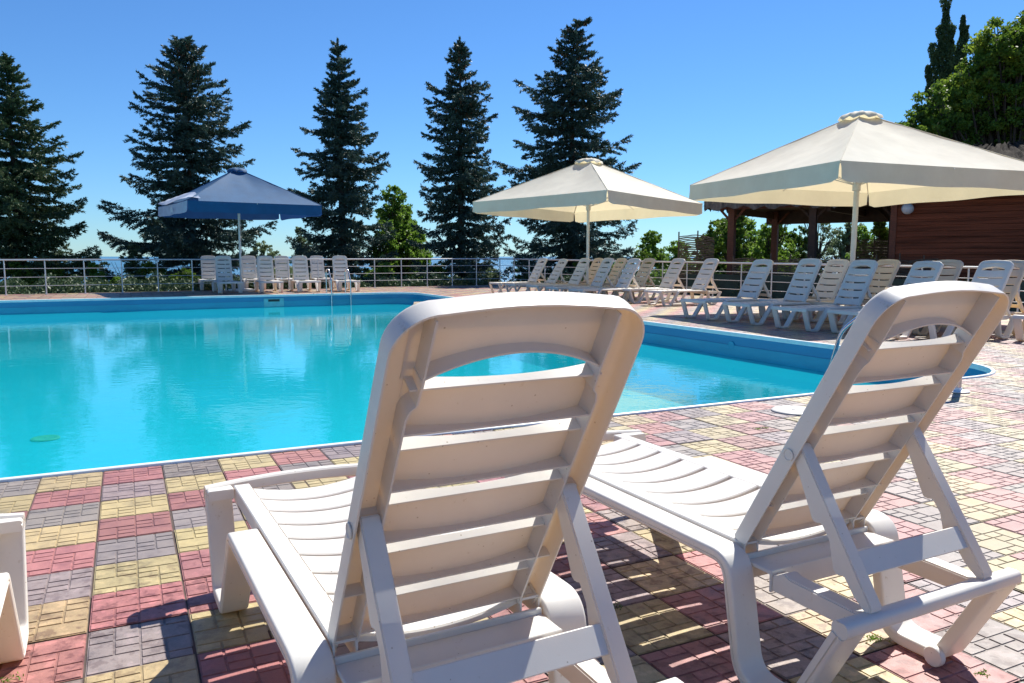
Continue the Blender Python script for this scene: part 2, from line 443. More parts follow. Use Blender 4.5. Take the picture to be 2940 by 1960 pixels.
# coping and basin
def ring(name, ins, zs, mat, closed_cap=False):
    mb = MB(); rings = []
    for i_, z in zip(ins, zs): rings.append([P(x, y, z) for x, y in outline(i_, 8)])
    mb.sweep(rings, cap=False)
    if closed_cap:
        n = len(rings[0]); mb.add(rings[-1], [tuple(range(n))])
    return tag(mb.build(name, mat, smooth=50), kind='structure')
ring('pool_coping', [-.034, -.034, -.028, -.01, .004, .006, .0, .0], [-.01, .006, .014, .016, .010, -.03, -.032, -.05], 'coping')
WZ = -.37; FZ = -1.10
ring('pool_wall', [.0, .0, .012], [-.05, -.19, -.19], 'liner_shaded')
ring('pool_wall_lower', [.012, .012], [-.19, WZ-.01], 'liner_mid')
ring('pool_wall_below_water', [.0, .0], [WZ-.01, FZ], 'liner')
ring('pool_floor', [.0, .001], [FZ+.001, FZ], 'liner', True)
o = outline(.006, 8); me = bpy.data.meshes.new('pool_water'); me.from_pydata([P(x, y, WZ) for x, y in o], [], [tuple(range(len(o)))])
me.materials.append(M['water']); wo = bpy.data.objects.new('pool_water', me); C.objects.link(wo); tag(wo, kind='structure')

# terrain and sea: plateau under the deck, falling to the sea behind the fence
def ground_z(x, y):
    a, b = x*e1.x+y*e1.y, x*e2.x+y*e2.y
    t = max(b-31.0, 0)
    z = -.05-.17*min(t, 9)-.55*max(t-9, 0)
    return max(z, -34)
def terrain():
    mb = MB(); mb_v = []; fs = []
    As = [-90, -60, -40, -30, -22, -17.2, -10, 0, 8.7, 14, 20, 30, 45, 70, 110]; Bs = [-30, -10, 0, 4.5, 4.7, 25.15, 28, 31, 34, 37, 40, 45, 52, 60, 75, 100]
    for b in Bs:
        for a in As:
            v = P(a, b); z = ground_z(v.x, v.y)-.03
            mb_v.append((v.x, v.y, z))
    n = len(As)
    for j in range(len(Bs)-1):
        for i in range(n-1):
            if As[i] >= -17.3 and As[i+1] <= 8.8 and Bs[j] >= 4.65 and Bs[j+1] <= 25.2: continue
            fs.append((j*n+i, j*n+i+1, (j+1)*n+i+1, (j+1)*n+i))
    mb.add(mb_v, fs)
    tag(mb.build('ground', 'soil', smooth=0), kind='structure')
terrain()
mb = MB(); mb.add([(-30000, 60, -33), (30000, 60, -33), (30000, 40000, -33), (-30000, 40000, -33)], [(0, 1, 2, 3)])
tag(mb.build('sea', 'sea', smooth=0), kind='structure')

# ------------------------------------------------------------------ sun lounger
W = .515; SZ = .375
def rrect(w0, w1, h0, h1, r, n=3, groove=False):
    """rounded rectangle profile (u across width, v thickness)"""
    pts = []
    for (cx, cy, s0) in ((w1-r, h0+r, 270), (w1-r, h1-r, 0), (w0+r, h1-r, 90), (w0+r, h0+r, 180)):
        for k in range(n+1):
            t = R(s0+90*k/n); pts.append((cx+r*math.cos(t), cy+r*math.sin(t)))
    if groove:   # narrow recessed line on the outer side (w0)
        out = []
        for i, (u, v) in enumerate(pts):
            out.append((u, v))
            if i == 3*(n+1)-1:
                g = h1-.019
                out += [(w0, g), (w0+.004, g-.0015), (w0+.004, g-.0045), (w0, g-.006)]
        return out
    return pts
def ribbon(mb, path, w0, w1, th, groove_side=-1, rad=.008):
    """path in (ax,z); thickness centred on the path"""
    rings = []
    for i, p in enumerate(path):
        d = (path[min(i+1, len(path)-1)]-path[max(i-1, 0)]).normalized()
        nrm = Vector((d.y, -d.x)) if True else None     # (ax,z) normal
        # path runs foot->head (ax decreasing): left normal is up on the rail
        nrm = Vector((d[1], -d[0]))
        t = th(i/(len(path)-1)) if callable(th) else th
        prof = rrect(0, w1-w0, -t/2, t/2, min(rad, t*.4), 3, groove=True)
        ring_ = []
        for (u, v) in prof:
            wv = w0+u if groove_side < 0 else w1-u
            q = p+nrm*v
            ring_.append((q[0], wv, q[1]))
        rings.append(ring_)
    mb.sweep(rings)
def L(ax, w, z): return (ax, w, z)     # local lounger coordinates: x = axis to the foot, y = width, z up
def make_lounger(tilt=60, mat='plastic'):
    root = empty('sun_lounger')
    cx = W/2
    # --- side ribbons in three pieces: foot leg, rail, head leg
    for side in (-1, 1):
        w0, w1 = (-.108, -.002) if side < 0 else (W+.002, W+.092)
        g = -1 if side < 0 else 1
        foot = fillet([(1.285, .353), (1.372, .353), (1.258, .019), (1.085, .019), (.845, .350), (.62, .350)], [0, .035, .05, .05, .05, 0], 7)
        mb = MB(); ribbon(mb, foot, w0, w1, .036, g); mb.build('leg', mat, root, smooth=40)
        mb = MB(); ribbon(mb, [Vector((.62, .350)), Vector((.4, .350)), Vector((.10, .350))], w0, w1, .036, g); mb.build('side_rail', mat, root, smooth=40)
        head = fillet([(.10, .350), (-.02, .350), (-.080, .022), (-.255, .022), (-.402, .296)], [0, .10, .085, .05, 0], 9)
        mb = MB(); ribbon(mb, head, w0, w1, lambda u: .036, g); lg = mb.build('leg', mat, root, smooth=40)
        wy0, wy1 = (w1-.0, w1+.022) if side < 0 else (w0-.022, w0)
        wc = MB(); n = 16; rr = .03
        wc.sweep([[(-.262+rr*k*math.cos(2*math.pi*q/n), y, .032+rr*k*math.sin(2*math.pi*q/n)) for q in range(n)] for y, k in ((wy0, .6), (wy0, .92), (wy0+.003, 1), (wy1-.003, 1), (wy1, .92), (wy1, .6))])
        wc.build('wheel', mat, lg, smooth=40)
    # --- rear bar
    mb = MB(); prof = rrect(-.023, .023, -.020, .020, .014, 4)
    mb.sweep([[(-.408+u, y, .311+v) for u, v in prof] for y in (-.096, W+.088)]); mb.build('rear_bar', mat, root, smooth=40)
    # --- head frame: cross beam and two rack rails
    mb = MB(); mb.box((-.10, 0, .318), (-.012, W, .330)); mb.box((-.012, 0, .27), (-.002, W, .345)); mb.box((-.106, .0, .268), (-.098, W, .331))
    mb.build('cross_beam', mat, root, bevel=.002, segs=1)
    for y in (.004, W-.056):
        mb = MB(); mb.poly([(-.104, .318), (-.104, .272), (-.33, .272), (-.39, .293), (-.39, .322), (-.17, .328), (-.145, .336), (-.12, .322)][::-1], y, y+.052, lambda u, v, w: (u, w, v))
        mb.build('rack_rail', mat, root, bevel=.004, segs=2)
    # --- seat: border strips, slats, foot bar
    mb = MB()
    def cprof(a0, a1, sk, th=.005):     # C section, open below, in (ax,dz)
        r = .004
        return [(a0, -sk), (a0, -r), (a0+r, 0), (a1-r, 0), (a1, -r), (a1, -sk), (a1-th, -sk), (a1-th, -th-.001), (a0+th, -th-.001), (a0+th, -sk)]
    cuts = [.002]+[.113+.1433*k for k in range(9)]
    for y0, y1 in ((0.0, .056), (W-.056, W)):
        mb.sweep([[(x, y0+(y1-y0)*u, SZ+v) for (u, v) in [(0, -.055), (0, -.004), (.06, 0), (.5, -.0004), (.94, 0), (1, -.003), (1, -.05), (.92, -.05), (.90, -.006), (.1, -.007), (.08, -.055)]] for x in (.0, .4, .8, 1.20, 1.315)])
    ny = 18
    for i in range(len(cuts)-1):
        a0, a1 = cuts[i]+.0105, cuts[i+1]-.0105
        rings = []
        for k in range(ny+1):
            y = .056+(W-.112)*k/ny; q = (y-cx)/(cx-.056); sag = .026*(1-q*q)
            rings.append([(x, y, SZ-.0006-sag+dz) for x, dz in cprof(a0, a1, .016, .004)])
        mb.sweep(rings)
    mb.build('seat', mat, root, smooth=40)
    # slat joints bridging under the middle, then the arched foot bar
    mb = MB(); rings = []
    for k in range(25):
        y = -.109+(W+.203)*k/24; q = min(1, max(-1, (y-cx)/(cx+.100))); bul = .055*(1-q*q); up = .004*(1-q*q)
        pr = [(1.318, -.035), (1.318, -.004), (1.324, .002), (1.352, .002), (1.376, -.006), (1.386, -.03), (1.386, -.055), (1.378, -.055), (1.376, -.03), (1.35, -.006), (1.326, -.006), (1.326, -.035)]
        rings.append([(x+bul, y, SZ+up+dz) for x, dz in pr])
    mb.sweep(rings); mb.build('foot_bar', mat, root, smooth=40)
    # --- backrest
    ca, sa = math.cos(R(tilt)), math.sin(R(tilt))
    Hh = .850
    # n measured toward the back face (away from sitter)
    def B(w, t, n): return (-ca*t-sa*n+.048*sa, w, SZ-.003+sa*t-ca*n+.048*ca)
    mb = MB()
    r = .085; pts = [(0, -.01), (0, .3), (0, Hh-r)]
    for k in range(1, 11): th = R(180-90*k/10); pts.append((r+r*math.cos(th), Hh-r+r*math.sin(th)))
    nb = 8
    for k in range(1, nb): 
        u = k/nb; pts.append((r+(W-2*r)*u, Hh+.012*math.sin(math.pi*u)))
    for k in range(0, 11): th = R(90-90*k/10); pts.append((W-r+r*math.cos(th), Hh-r+r*math.sin(th)))
    pts += [(W, .3), (W, -.01)]
    prof = [(0, .052), (0, .012), (.0015, .006), (.005, .0018), (.012, 0), (.058, 0), (.058, .0045), (.013, .0045), (.0065, .0085), (.0045, .014), (.0042, .052)]
    rings = []
    for i, p in enumerate(pts):
        a = Vector(pts[max(i-1, 0)]); b = Vector(pts[min(i+1, len(pts)-1)]); d = (b-a).normalized(); inn = Vector((d.y, -d.x))
        rings.append([B(p[0]+inn.x*u, p[1]+inn.y*u, n) for u, n in prof])
    mb.sweep(rings)
    sl = [-.012, .130, .277, .421, .562]     # lower edges (slit centres)
    def nb_(w): q = (w-cx)/(cx-.055); return .020*max(0, 1-q*q)
    wa, wb = .057, W-.057; nw = 16
    def slat(tlo, thi, hf=.050):
        rings = []
        for k in range(nw+1):
            w = wa+(wb-wa)*k/nw; s = nb_(w); t0, t1 = tlo(w), thi(w)
            rings.append([B(w, t0+.012, hf), B(w, t0, s+.004), B(w, t0+.004, s), B(w, t1-.004, s), B(w, t1, s+.004), B(w, t1-.004, hf-.010), B(w, t1-.0085, hf-.010), B(w, t1-.0045, s+.0055), B(w, t0+.0045, s+.0055), B(w, t0+.0165, hf)])
        mb.sweep(rings)
    ed = sl+[.703]
    for i in range(len(ed)-1):
        slat(lambda w, i=i: ed[i]+.012, lambda w, i=i: ed[i+1]-.013)
    arch = lambda w: .706+.050*max(0, 1-((w-cx)/(cx-.072))**2)
    g_ = []; nt_ = 8; nk = 24
    for k in range(nk+1):
        w = .050+(W-.10)*k/nk; t0 = arch(w)
        g_.append([(w, t0+(Hh-.008-t0)*j/nt_, .85*nb_(w)*(1-(j/nt_))**.7+.0012) for j in range(nt_+1)])
    for k in range(nk):
        for j in range(nt_):
            q4 = [g_[k][j], g_[k+1][j], g_[k+1][j+1], g_[k][j+1]]
            mb.add([B(w, t, n) for w, t, n in q4], [(0, 1, 2, 3)]); mb.add([B(w, t, n+.0042) for w, t, n in q4], [(3, 2, 1, 0)])
    rings = []
    for k in range(25):
        w = .071+(W-.142)*k/24; t0 = arch(w); s = .85*nb_(w)
        rings.append([B(w, t0, s), B(w, t0+.0045, s), B(w, t0+.0045, .047), B(w, t0, .047)])
    mb.sweep(rings)
    for wl, wr_ in ((.0505, .0745), (W-.0745, W-.0505)):
        mb.add([B(wl, .684, .0006), B(wr_, .684, .0006), B(wr_, .722, .0006), B(wl, .722, .0006), B(wl, .684, .006), B(wr_, .684, .006), B(wr_, .722, .006), B(wl, .722, .006)], [(0,3,2,1),(4,5,6,7),(0,1,5,4),(1,2,6,5),(2,3,7,6),(3,0,4,7)])
    # inner flanges parallel to the sides, with the step below the hand hole
    for sgn in (0, 1):
        f = (lambda w: w) if sgn == 0 else (lambda w: W-w)
        path = [(.0545, -.012), (.0545, .30), (.0545, .625), (.060, .645), (.070, .655), (.0725, .70), (.0725, Hh-.016)]
        mb.sweep([[B(f(w), t, .0045), B(f(w), t, .051), B(f(w+.0045), t, .051), B(f(w+.0045), t, .0045)] for w, t in path])
        for t in (-.008, .13, .36): 
            mb.poly([(.0, .0), (.052, .0), (.052, .03), (.0, .03)], t, t+.0045, lambda u, v, tt, f=f: B(f(u+.003), tt, v+.004))
        for ww in (.006, .05):      # hinge lugs at the base
            mb.poly([(-.045, .012), (-.05, .03), (-.035, .045), (.0, .051), (.0, .004), (-.01, .004)], ww, ww+.006, lambda t, n, w, f=f: B(f(w), t, n))
    bk = mb.build('backrest', mat, root, smooth=40)
    # pivots
    for yy, s in ((-.001, -1), (W+.001, 1)):
        c = B(yy, .335, .030); n = 18
        pm = MB(); rg = []
        for rr, dy in ((.017, 0), (.017, .003), (.0145, .0035), (.013, .0015), (.0001, .0015)):
            rg.append([(c[0]+rr*math.cos(2*math.pi*k/n), c[1]+s*dy, c[2]+rr*math.sin(2*math.pi*k/n)) for k in range(n)])
        pm.sweep(rg); pm.build('pivot_pin', mat, bk, smooth=30)
    # --- prop arms with notches, tied by a crossbar
    top = Vector(B(0, .35, .045)); bot = Vector((-.400, 0, .332)) if tilt < 68 else Vector((-.30, 0, .335))
    dv = (bot-top); ln = dv.length; dv.normalize(); fv = Vector((-dv.z, 0, dv.x))
    if fv.x < 0: fv = -fv        # toward the seat
    prof = [(-.02, -.018), (-.028, 0), (-.02, .02), (.06, .030), (ln*.40, .046), (ln*.43, .040), (ln*.445, .022), (ln*.55, .020), (ln*.72, .046), (ln*.76, .042), (ln*.775, .022), (ln*.9, .018), (ln+.005, .004), (ln+.008, -.012), (ln-.004, -.020)]
    arms = []
    for y in (.012, W-.054):
        mb = MB(); mb.poly(prof, y, y+.042, lambda u, v, w: tuple(top+dv*u+fv*v+Vector((0, w, 0))))
        arms.append(mb.build('support_arm', mat, root, bevel=.003, segs=2))
    mb = MB(); u0, u1 = ln*.66, ln*.66+.062
    mb.poly([(u0, -.014), (u0, -.006), (u1, -.006), (u1, -.014)], .05, W-.05, lambda u, v, w: tuple(top+dv*u+fv*v+Vector((0, w, 0))))
    mb.build('crossbar', mat, root, bevel=.002, segs=1)
    return root
protos = {}
def place(kind, base, ang, label, group=None, cat='sun lounger', centre=False):
    """base = world point of the left rear corner of the seat (or its centre); ang = heading of the foot end"""
    if kind not in protos:
        r = make_lounger(*kind); snapshot(r); protos[kind] = r; o = r
    else: o = copy_tree(protos[kind])
    wv = Vector((math.sin(ang), -math.cos(ang), 0)); b = Vector((base[0], base[1], 0))+wv*(W/2 if centre else W)
    o.location = (b.x, b.y, 0); o.rotation_euler = (0, 0, ang)
    tag(o, label, cat, group)
    return o

K60 = (60, 'plastic'); K60c = (60, 'cream_plastic'); K74 = (74, 'plastic')
b2 = at(1709, 1247, SZ); b1 = at(764, 1475, SZ)
G0 = 'sun loungers along the near edge of the pool'
place(K60, b1, R(118.2), 'white plastic sun lounger in the middle foreground, tall backrest seen from behind', G0)
place(K60, b2, R(117.5), 'white plastic sun lounger at lower right with rear bar and notched props in full view', G0)
A3 = R(118); ax3 = Vector((math.cos(A3), math.sin(A3), 0)); w3 = Vector((math.sin(A3), -math.cos(A3), 0))
p3 = at(46, 1172, SZ)
place(K60, p3-ax3*1.385-w3*.61, A3, 'white sun lounger cut off by the lower left corner, only its foot leg showing', G0)
# right bank, front row (foot end toward the pool)
AR = EA+math.pi
G1 = 'loungers in the front row on the right bank of the pool'
G2 = 'loungers in the rear row on the right bank of the pool'
front = [(.66, 25.2, 'lounger at the far left end of the front row on the right bank'),
         (1.19, 23.9, 'second lounger from the far end of the right bank front row'),
         (1.80, 22.9, 'lounger whose backrest stands just in front of the farther cream umbrella pole'),
         (2.31, 21.4, 'bluish shaded lounger just right of the farther cream umbrella pole'),
         (2.84, 20.3, 'bluish shaded lounger nearest the camera under the farther cream umbrella'),
         (4.66, 15.5, 'lounger at the far left of the row before the nearer cream umbrella'),
         (5.20, 14.4, 'shaded lounger second from the left in the row before the nearer umbrella'),
         (5.67, 13.25, 'shaded grey lounger whose backrest hides the foot of the nearer umbrella pole'),
         (6.28, 12.4, 'bluish shaded lounger just above the top of the lower right foreground backrest'),
         (6.85, 11.55, 'blue shaded lounger partly hidden by the top right corner of the foreground backrest')]
for i, (x, y, lb) in enumerate(front):
    place((60, 57, 60, 62, 60, 60, 63, 60, 58, 60)[i] and ((60, 57, 60, 62, 60, 60, 63, 60, 58, 60)[i], 'plastic'), (x, y), AR+R([2, -1.5, 1, -2, 0, 1, -1, 2, 0, -2][i]), lb, G1, centre=True)
rear = [(2.36, 24.35, 'cream lounger half hidden behind the bluish one beside the farther umbrella pole'),
        (2.88, 23.0, 'cream lounger half hidden behind the nearest bluish lounger of the farther umbrella'),
        (3.50, 21.8, 'cream lounger leftmost of the three clear ones between the two cream umbrellas'),
        (4.05, 20.6, 'middle one of the three loungers standing clear between the two cream umbrellas'),
        (4.64, 19.5, 'rightmost of the three loungers standing clear between the two cream umbrellas'),
        (6.16, 15.5, 'pinkish white lounger half covered by the shaded one before the nearer umbrella pole'),
        (6.78, 14.75, 'yellowish cream lounger just right of the nearer umbrella pole'),
        (7.10, 13.25, 'yellowish cream lounger between two bluish ones against the right hand railing'),
        (7.42, 12.1, 'cream lounger rearmost at the right edge behind the blue shaded one'),
        (8.45, 11.3, 'lounger entering from the right edge with only its foot end in view')]
for i, (x, y, lb) in enumerate(rear):
    place(K60c if i in (0, 1, 2, 6, 7, 8) else K60, (x, y), AR+R([1, -2, 2, 0, -1, 2, -1, 1, -2, 0][i]), lb, G2, centre=True)
AL = EA-math.pi/2
G3 = 'loungers at the far side of the pool under the blue umbrella'
farf = [(345, 410, 26.3, 'bluish lounger second from the left at the far side, left of the blue umbrella pole'),
        (812, 405, 26.9, 'front row far lounger just right of the blue umbrella pole'),
        (1205, 400, 27.2, 'front row far lounger left of the pool ladder'),
        (1652, 398, 27.6, 'rightmost lounger at the far side, right of the pool ladder')]
for i, (u, v, d, lb) in enumerate(farf):
    x = (448+.204*u-1176)/1800*d
    place(K74, (x, d), AL+R([2, -1, 1, -2][i]), lb, G3, centre=True)
farr = [(172, 28.6, 'leftmost pale lounger at the far side, half behind the bluish one'),
        (628, 29.2, 'rear row far lounger directly behind the blue umbrella pole'),
        (1000, 29.7, 'rear row far lounger midway between umbrella pole and ladder'),
        (1395, 30.2, 'rear row far lounger seen directly behind the left ladder rail')]
for i, (u, d, lb) in enumerate(farr):
    x = (448+.204*u-1176)/1800*d
    place(K74, (x, d), AL+R([-2, 1, -1, 2][i]), lb, G3, centre=True)

# ------------------------------------------------------------------ umbrellas
def umbrella(name, loc, side, yaw, zc, za, mat, label, group, tilt=(0, 0), drop=.34, pr=.045, vent='plain', faded=False):
    root = empty(name, loc, yaw); tag(root, label, 'umbrella', group)
    h = side/2
    top = empty('x') if False else None
    tm = Matrix.Rotation(tilt[0], 4, 'X') @ Matrix.Rotation(tilt[1], 4, 'Y')
    def tp(p): return tuple(tm @ Vector(p))
    mb = MB(); mb.tube([(0, 0, 0), tp((0, 0, za-.1))], pr, 16); mb.build('pole', 'pole_paint', root, smooth=60)
    mb = MB(); mb.box((-.35, -.35, .002), (.35, .35, .07)); mb.box((-.08, -.08, .07), (.08, .08, .30)); mb.build('base', 'joint' if False else 'pole_paint', root, bevel=.01)
    # four cloth panels with slight sag, as one canopy
    mb = MB(); n = 14; m = 12
    for s in range(4):
        ang = s*math.pi/2
        def pt(u, v):   # u 0..1 apex->edge, v -1..1 across
            x = h*u*v; y = h*u; z = za-(za-zc)*u
            sag = .10*math.sin(math.pi*min(1, u))*(1-v*v)*(za-zc)/1.3
            edge = .05*(1-v*v)*u**3
            wr = .006*math.sin(9*v*u*2.2+s*1.7)*math.sin(math.pi*u)+.010*math.sin(5*u+s+3*v)*math.sin(math.pi*u)*(1-v*v)
            z -= sag+wr; y -= edge
            c_, s_ = math.cos(ang), math.sin(ang)
            return tp((x*c_-y*s_, x*s_+y*c_, z))
        vs = []
        for j in range(n+1):
            for k in range(m+1): vs.append(pt(.08+.92*j/n, -1+2*k/m))
        mb.add(vs, [(j*(m+1)+k, j*(m+1)+k+1, (j+1)*(m+1)+k+1, (j+1)*(m+1)+k) for j in range(n) for k in range(m)])
    cn = mb.build('canopy', mat, root, smooth=28)
    mb = MB()
    for sx_, sy_ in ((1, 1), (1, -1), (-1, 1), (-1, -1)):
        mb.tube([tp((sx_*h*u, sy_*h*u, za-(za-zc)*u+.004)) for u in (.08, .3, .6, 1.0)], .008, 5)
    mb.build('seam', mat, cn, smooth=60)
    for s in range(4):
        mb = MB(); ang = s*math.pi/2; rows = []
        kk = 26
        for j in range(4):
            row = []
            for k in range(kk+1):
                v = -1+2*k/kk; q = .985 if j == 3 else 1
                if j: v *= .992
                y = h-.05*(1-v*v)+.012*math.sin(11*v+s*2)*j/3+(.02*j/3)
                z = zc-(drop*j/3)*(1-.03*math.cos(7*v+s))
                if j == 3 and abs(v) > .985: z += .05
                row.append((h*v, y, z))
            rows.append(row)
        c_, s_ = math.cos(ang), math.sin(ang)
        vs = [tp((x*c_-y*s_, x*s_+y*c_, z)) for row in rows for x, y, z in row]; w_ = kk+1
        mb.add(vs, [(j*w_+k, j*w_+k+1, (j+1)*w_+k+1, (j+1)*w_+k) for j in range(3) for k in range(kk)])
        fm = 'faded_canvas' if (faded and s == 1) else mat
        mb.build('valance', fm, root, smooth=60)
    # vent cap
    mb = MB(); c = .13*h; vs = []; n = 24
    rings = []
    for rr, zz in ((.02, za+.03), (c*.6, za+.012), (c*1.05, za-.055), (c*1.12, za-.115)):
        ring_ = []
        for k in range(n):
            t = 2*math.pi*k/n; q = 1/max(abs(math.cos(t)), abs(math.sin(t)))
            q = 1+(q-1)*.5
            wob = .030*math.sin(8*t) if zz < za-.05 else .01*math.sin(8*t)
            ring_.append(tp((rr*q*math.cos(t), rr*q*math.sin(t), zz+wob)))
        rings.append(ring_)
    mb.sweep(rings, cap=False); mb.build('vent_cap', mat, root, smooth=60)
    # ribs and struts
    for s in range(8):
        t = R(45)*s+R(45)*0; q = h/max(abs(math.cos(t)), abs(math.sin(t)))
        e = (q*.985*math.cos(t), q*.985*math.sin(t), zc+.0); a = (0, 0, za-.07)
        low = .05 if s % 2 else .19
        mid = tuple(a[i]*.45+e[i]*.55 for i in range(3))
        mb = MB(); mb.tube([tp((0, 0, za-.09)), tp((mid[0], mid[1], mid[2]-low-.02)), tp((e[0], e[1], e[2]-.03))], .011, 6); rb = mb.build('rib', 'pole_paint', root, smooth=60)
        mb = MB(); mb.tube([tp((0, 0, zc-.12)), tp((mid[0], mid[1], mid[2]-low-.03))], .010, 6); mb.build('strut', 'pole_paint', rb, smooth=60)
    mb = MB(); mb.tube([tp((0, 0, zc-.22)), tp((0, 0, zc-.05))], pr*1.6, 14); mb.tube([tp((pr+.02, 0, 1.35)), tp((pr+.02, 0, zc-.2))], .004, 5); mb.tube([tp((pr+.01, .03, 1.3)), tp((pr+.03, .03, 1.42))], .02, 6)
    mb.build('runner', 'pole_paint', root, smooth=50)
    return root
GU = 'large square umbrellas round the pool'
umbrella('umbrella', (2.28, 23.75, 0), 4.9, R(45+2.5), 2.78, 4.06, 'canvas', 'smaller looking cream square umbrella left of the nearer one, over the farther loungers', GU, tilt=(R(-1.0), R(1.4)))
umbrella('umbrella', (6.9, 16.0, 0), 4.8, EA-R(9), 2.72, 4.02, 'canvas', 'biggest cream square umbrella at the right, reaching out of the frame', GU, tilt=(0, R(.6)), pr=.05)
ub = umbrella('umbrella', (-9.3, 27.0, 0), 4.25, R(35), 2.87, 4.13, 'blue_canvas', 'blue square umbrella at the far side of the pool with faded printed left flap', GU, pr=.035, faded=True)
h = 4.25/2
# loose bleached cloth lying over the near part of its left side, and the faded print
mb = MB(); vs = []
for j in range(7):
    for k in range(9):
        u = k/8; v = j/6
        x = -h-.02+.42*u; y = -h+.03+(2*h-.1)*v
        zt = 4.13-(4.13-2.87)*max(abs(x), abs(y))/h
        fold = .05*math.sin(5*u+7*v)*(.3+v)+.05
        if abs(y) > abs(x) and False: pass
        vs.append((x, y, zt+.03+max(0, fold)))
mb.add(vs, [(j*9+k, j*9+k+1, (j+1)*9+k+1, (j+1)*9+k) for j in range(6) for k in range(8)])
tag(mb.build('cloth_flap', 'faded_canvas', ub, smooth=60), 'bleached pale loose cloth at the left corner of the canopy')
tc = bpy.data.curves.new('lettering', 'FONT'); tc.body = "I%I"; tc.size = .26; tc.extrude = .002; tc.align_x = 'CENTER'
tc.materials.append(M['text_white'])
to_ = bpy.data.objects.new('lettering', tc); C.objects.link(to_)
dg = bpy.context.evaluated_depsgraph_get(); lm = bpy.data.meshes.new_from_object(to_.evaluated_get(dg)); bpy.data.objects.remove(to_)
to = bpy.data.objects.new('lettering', lm); C.objects.link(to); to.parent = ub
to.location = (-h-.035, -.1, 2.60); to.rotation_euler = (R(90), 0, R(-90))

# ------------------------------------------------------------------ pool fittings
def chrome_rail(parent, a0, name='rail'):
    base = P(a0, B1+.55); front = P(a0, B1-.10)
    pts = fillet([P(a0, B1+.60, 0), P(a0, B1+.60, .74), P(a0, B1+.25, .80), P(a0, B1-.08, .40), P(a0, B1-.10, -1.1)], [0, .14, .2, .2, 0], 7)
    mb = MB(); mb.tube(pts, .021, 12)
    mb.tube([P(a0, B1+.60, .0), P(a0, B1+.60, .012)], .045, 14)
    k = [p for p in pts][-2]
    mb.tube([P(a0, B1-.08, .36), P(a0, B1-.08, .42)], .028, 12)
    return mb.build(name, 'steel', parent, smooth=60)
lad = empty('pool_ladder', (0, 0, 0)); tag(lad, 'stainless steel ladder rails curving over the far edge of the pool', 'pool ladder')
pl = at(741, 671); al = toab(pl)[0]
pr_ = at(792, 671); ar = toab(pr_)[0]
for a in (al, al+.62): chrome_rail(lad, a)
for z in (-.55, -.85):
    mb = MB(); mb.hexa([P(al, B1-.2, z), P(al+.62, B1-.2, z), P(al+.62, B1-.07, z), P(al, B1-.07, z), P(al, B1-.2, z+.03), P(al+.62, B1-.2, z+.03), P(al+.62, B1-.07, z+.03), P(al, B1-.07, z+.03)])
    mb.build('step', 'steel', lad)
# skimmer in the far wall
ps = aty(616, 691, 25.2); aS = toab(at(616, 674))[0]
sk = empty('pool_skimmer', P(aS, B1)); tag(sk, 'pale square skimmer with dark slot in the far wall of the pool', 'pool skimmer')
sk.rotation_euler = (0, 0, EA)
mb = MB(); mb.box((-.30, -.025, -.36), (.30, .02, -.10)); mb.build('frame', 'skimmer', sk, bevel=.006)
mb = MB(); mb.box((-.17, -.032, -.20), (.17, -.0255, -.13)); mb.build('slot', 'dark_slot', sk)
# round wall inlet on the right wall, deck lid and floor drain
def disc(name, c, nrm, r, th, mat, label, cat, dome=.3):
    q = Vector(nrm).to_track_quat('Z', 'Y'); n = 40
    mb = MB(); rg = []
    for k_, h_ in ((1, 0), (1, th*.6), (.94, th), (.75, th*1.0), (.70, th*.7), (.1, th*.75), (.08, th*1.0), (.0005, th)):
        rg.append([tuple(c+q @ Vector((r*k_*math.cos(2*math.pi*i/n), r*k_*math.sin(2*math.pi*i/n), h_))) for i in range(n)])
    mb.sweep(rg); return tag(mb.build(name, mat, smooth=40), label, cat)
disc('skimmer_lid', at(1822, 945)+Vector((0, 0, .003)), (0, 0, 1), .165, .016, 'lid', 'round white plastic lid set in the paving beside the pool', 'skimmer lid')
fd = ray(105, 1008); tt = (FZ-1.2)/fd.z
disc('floor_drain', Vector((fd.x*tt, fd.y*tt, FZ+.002)), (0, 0, 1), .165, .02, 'drain', 'round green drain cover on the pool floor', 'floor drain')
pw = toab(at(1700, 780))
disc('wall_inlet', P(A1-.002, toab(at(1730, 790, -.2))[1], -.20), tuple(-e1), .07, .012, 'liner_mid', 'round turquoise inlet on the right hand pool wall', 'pool inlet')

# arched stainless water spout beside the pool
cb = empty('water_spout', (0, 0, 0)); tag(cb, 'arched stainless water spout behind the right foreground lounger, rising from a white flange', 'water spout')
bpos = at(2198, 899); dirv = Vector((-.86, .50, 0)).normalized(); wv = Vector((dirv.y, -dirv.x, 0))
prof = fillet([Vector((0, 0)), Vector((0, .70)), Vector((.22, .88)), Vector((.62, .84)), Vector((.98, .50)), Vector((1.06, .16))], [0, .22, .22, .3, .3, 0], 8)
rings = []; n = 18
tot = len(prof)-1
for i, p in enumerate(prof):
    d = (prof[min(i+1, tot)]-prof[max(i-1, 0)]).normalized(); nr_ = Vector((-d.y, d.x)); u = i/tot
    wr = .031+(.105*max(0, (u-.25)/.75)**1.3); tr_ = .031-(.019*max(0, (u-.25)/.75))
    rg = []
    for k in range(n):
        t = 2*math.pi*k/n; s_ = wr*math.cos(t); q_ = tr_*math.sin(t)
        rg.append(bpos+dirv*(p.x+nr_.x*q_)+Vector((0, 0, p.y+nr_.y*q_))+wv*s_)
    rings.append(rg)
mb = MB(); mb.sweep(rings); mb.build('spout_pipe', 'steel', cb, smooth=50)
mb = MB(); rg = []
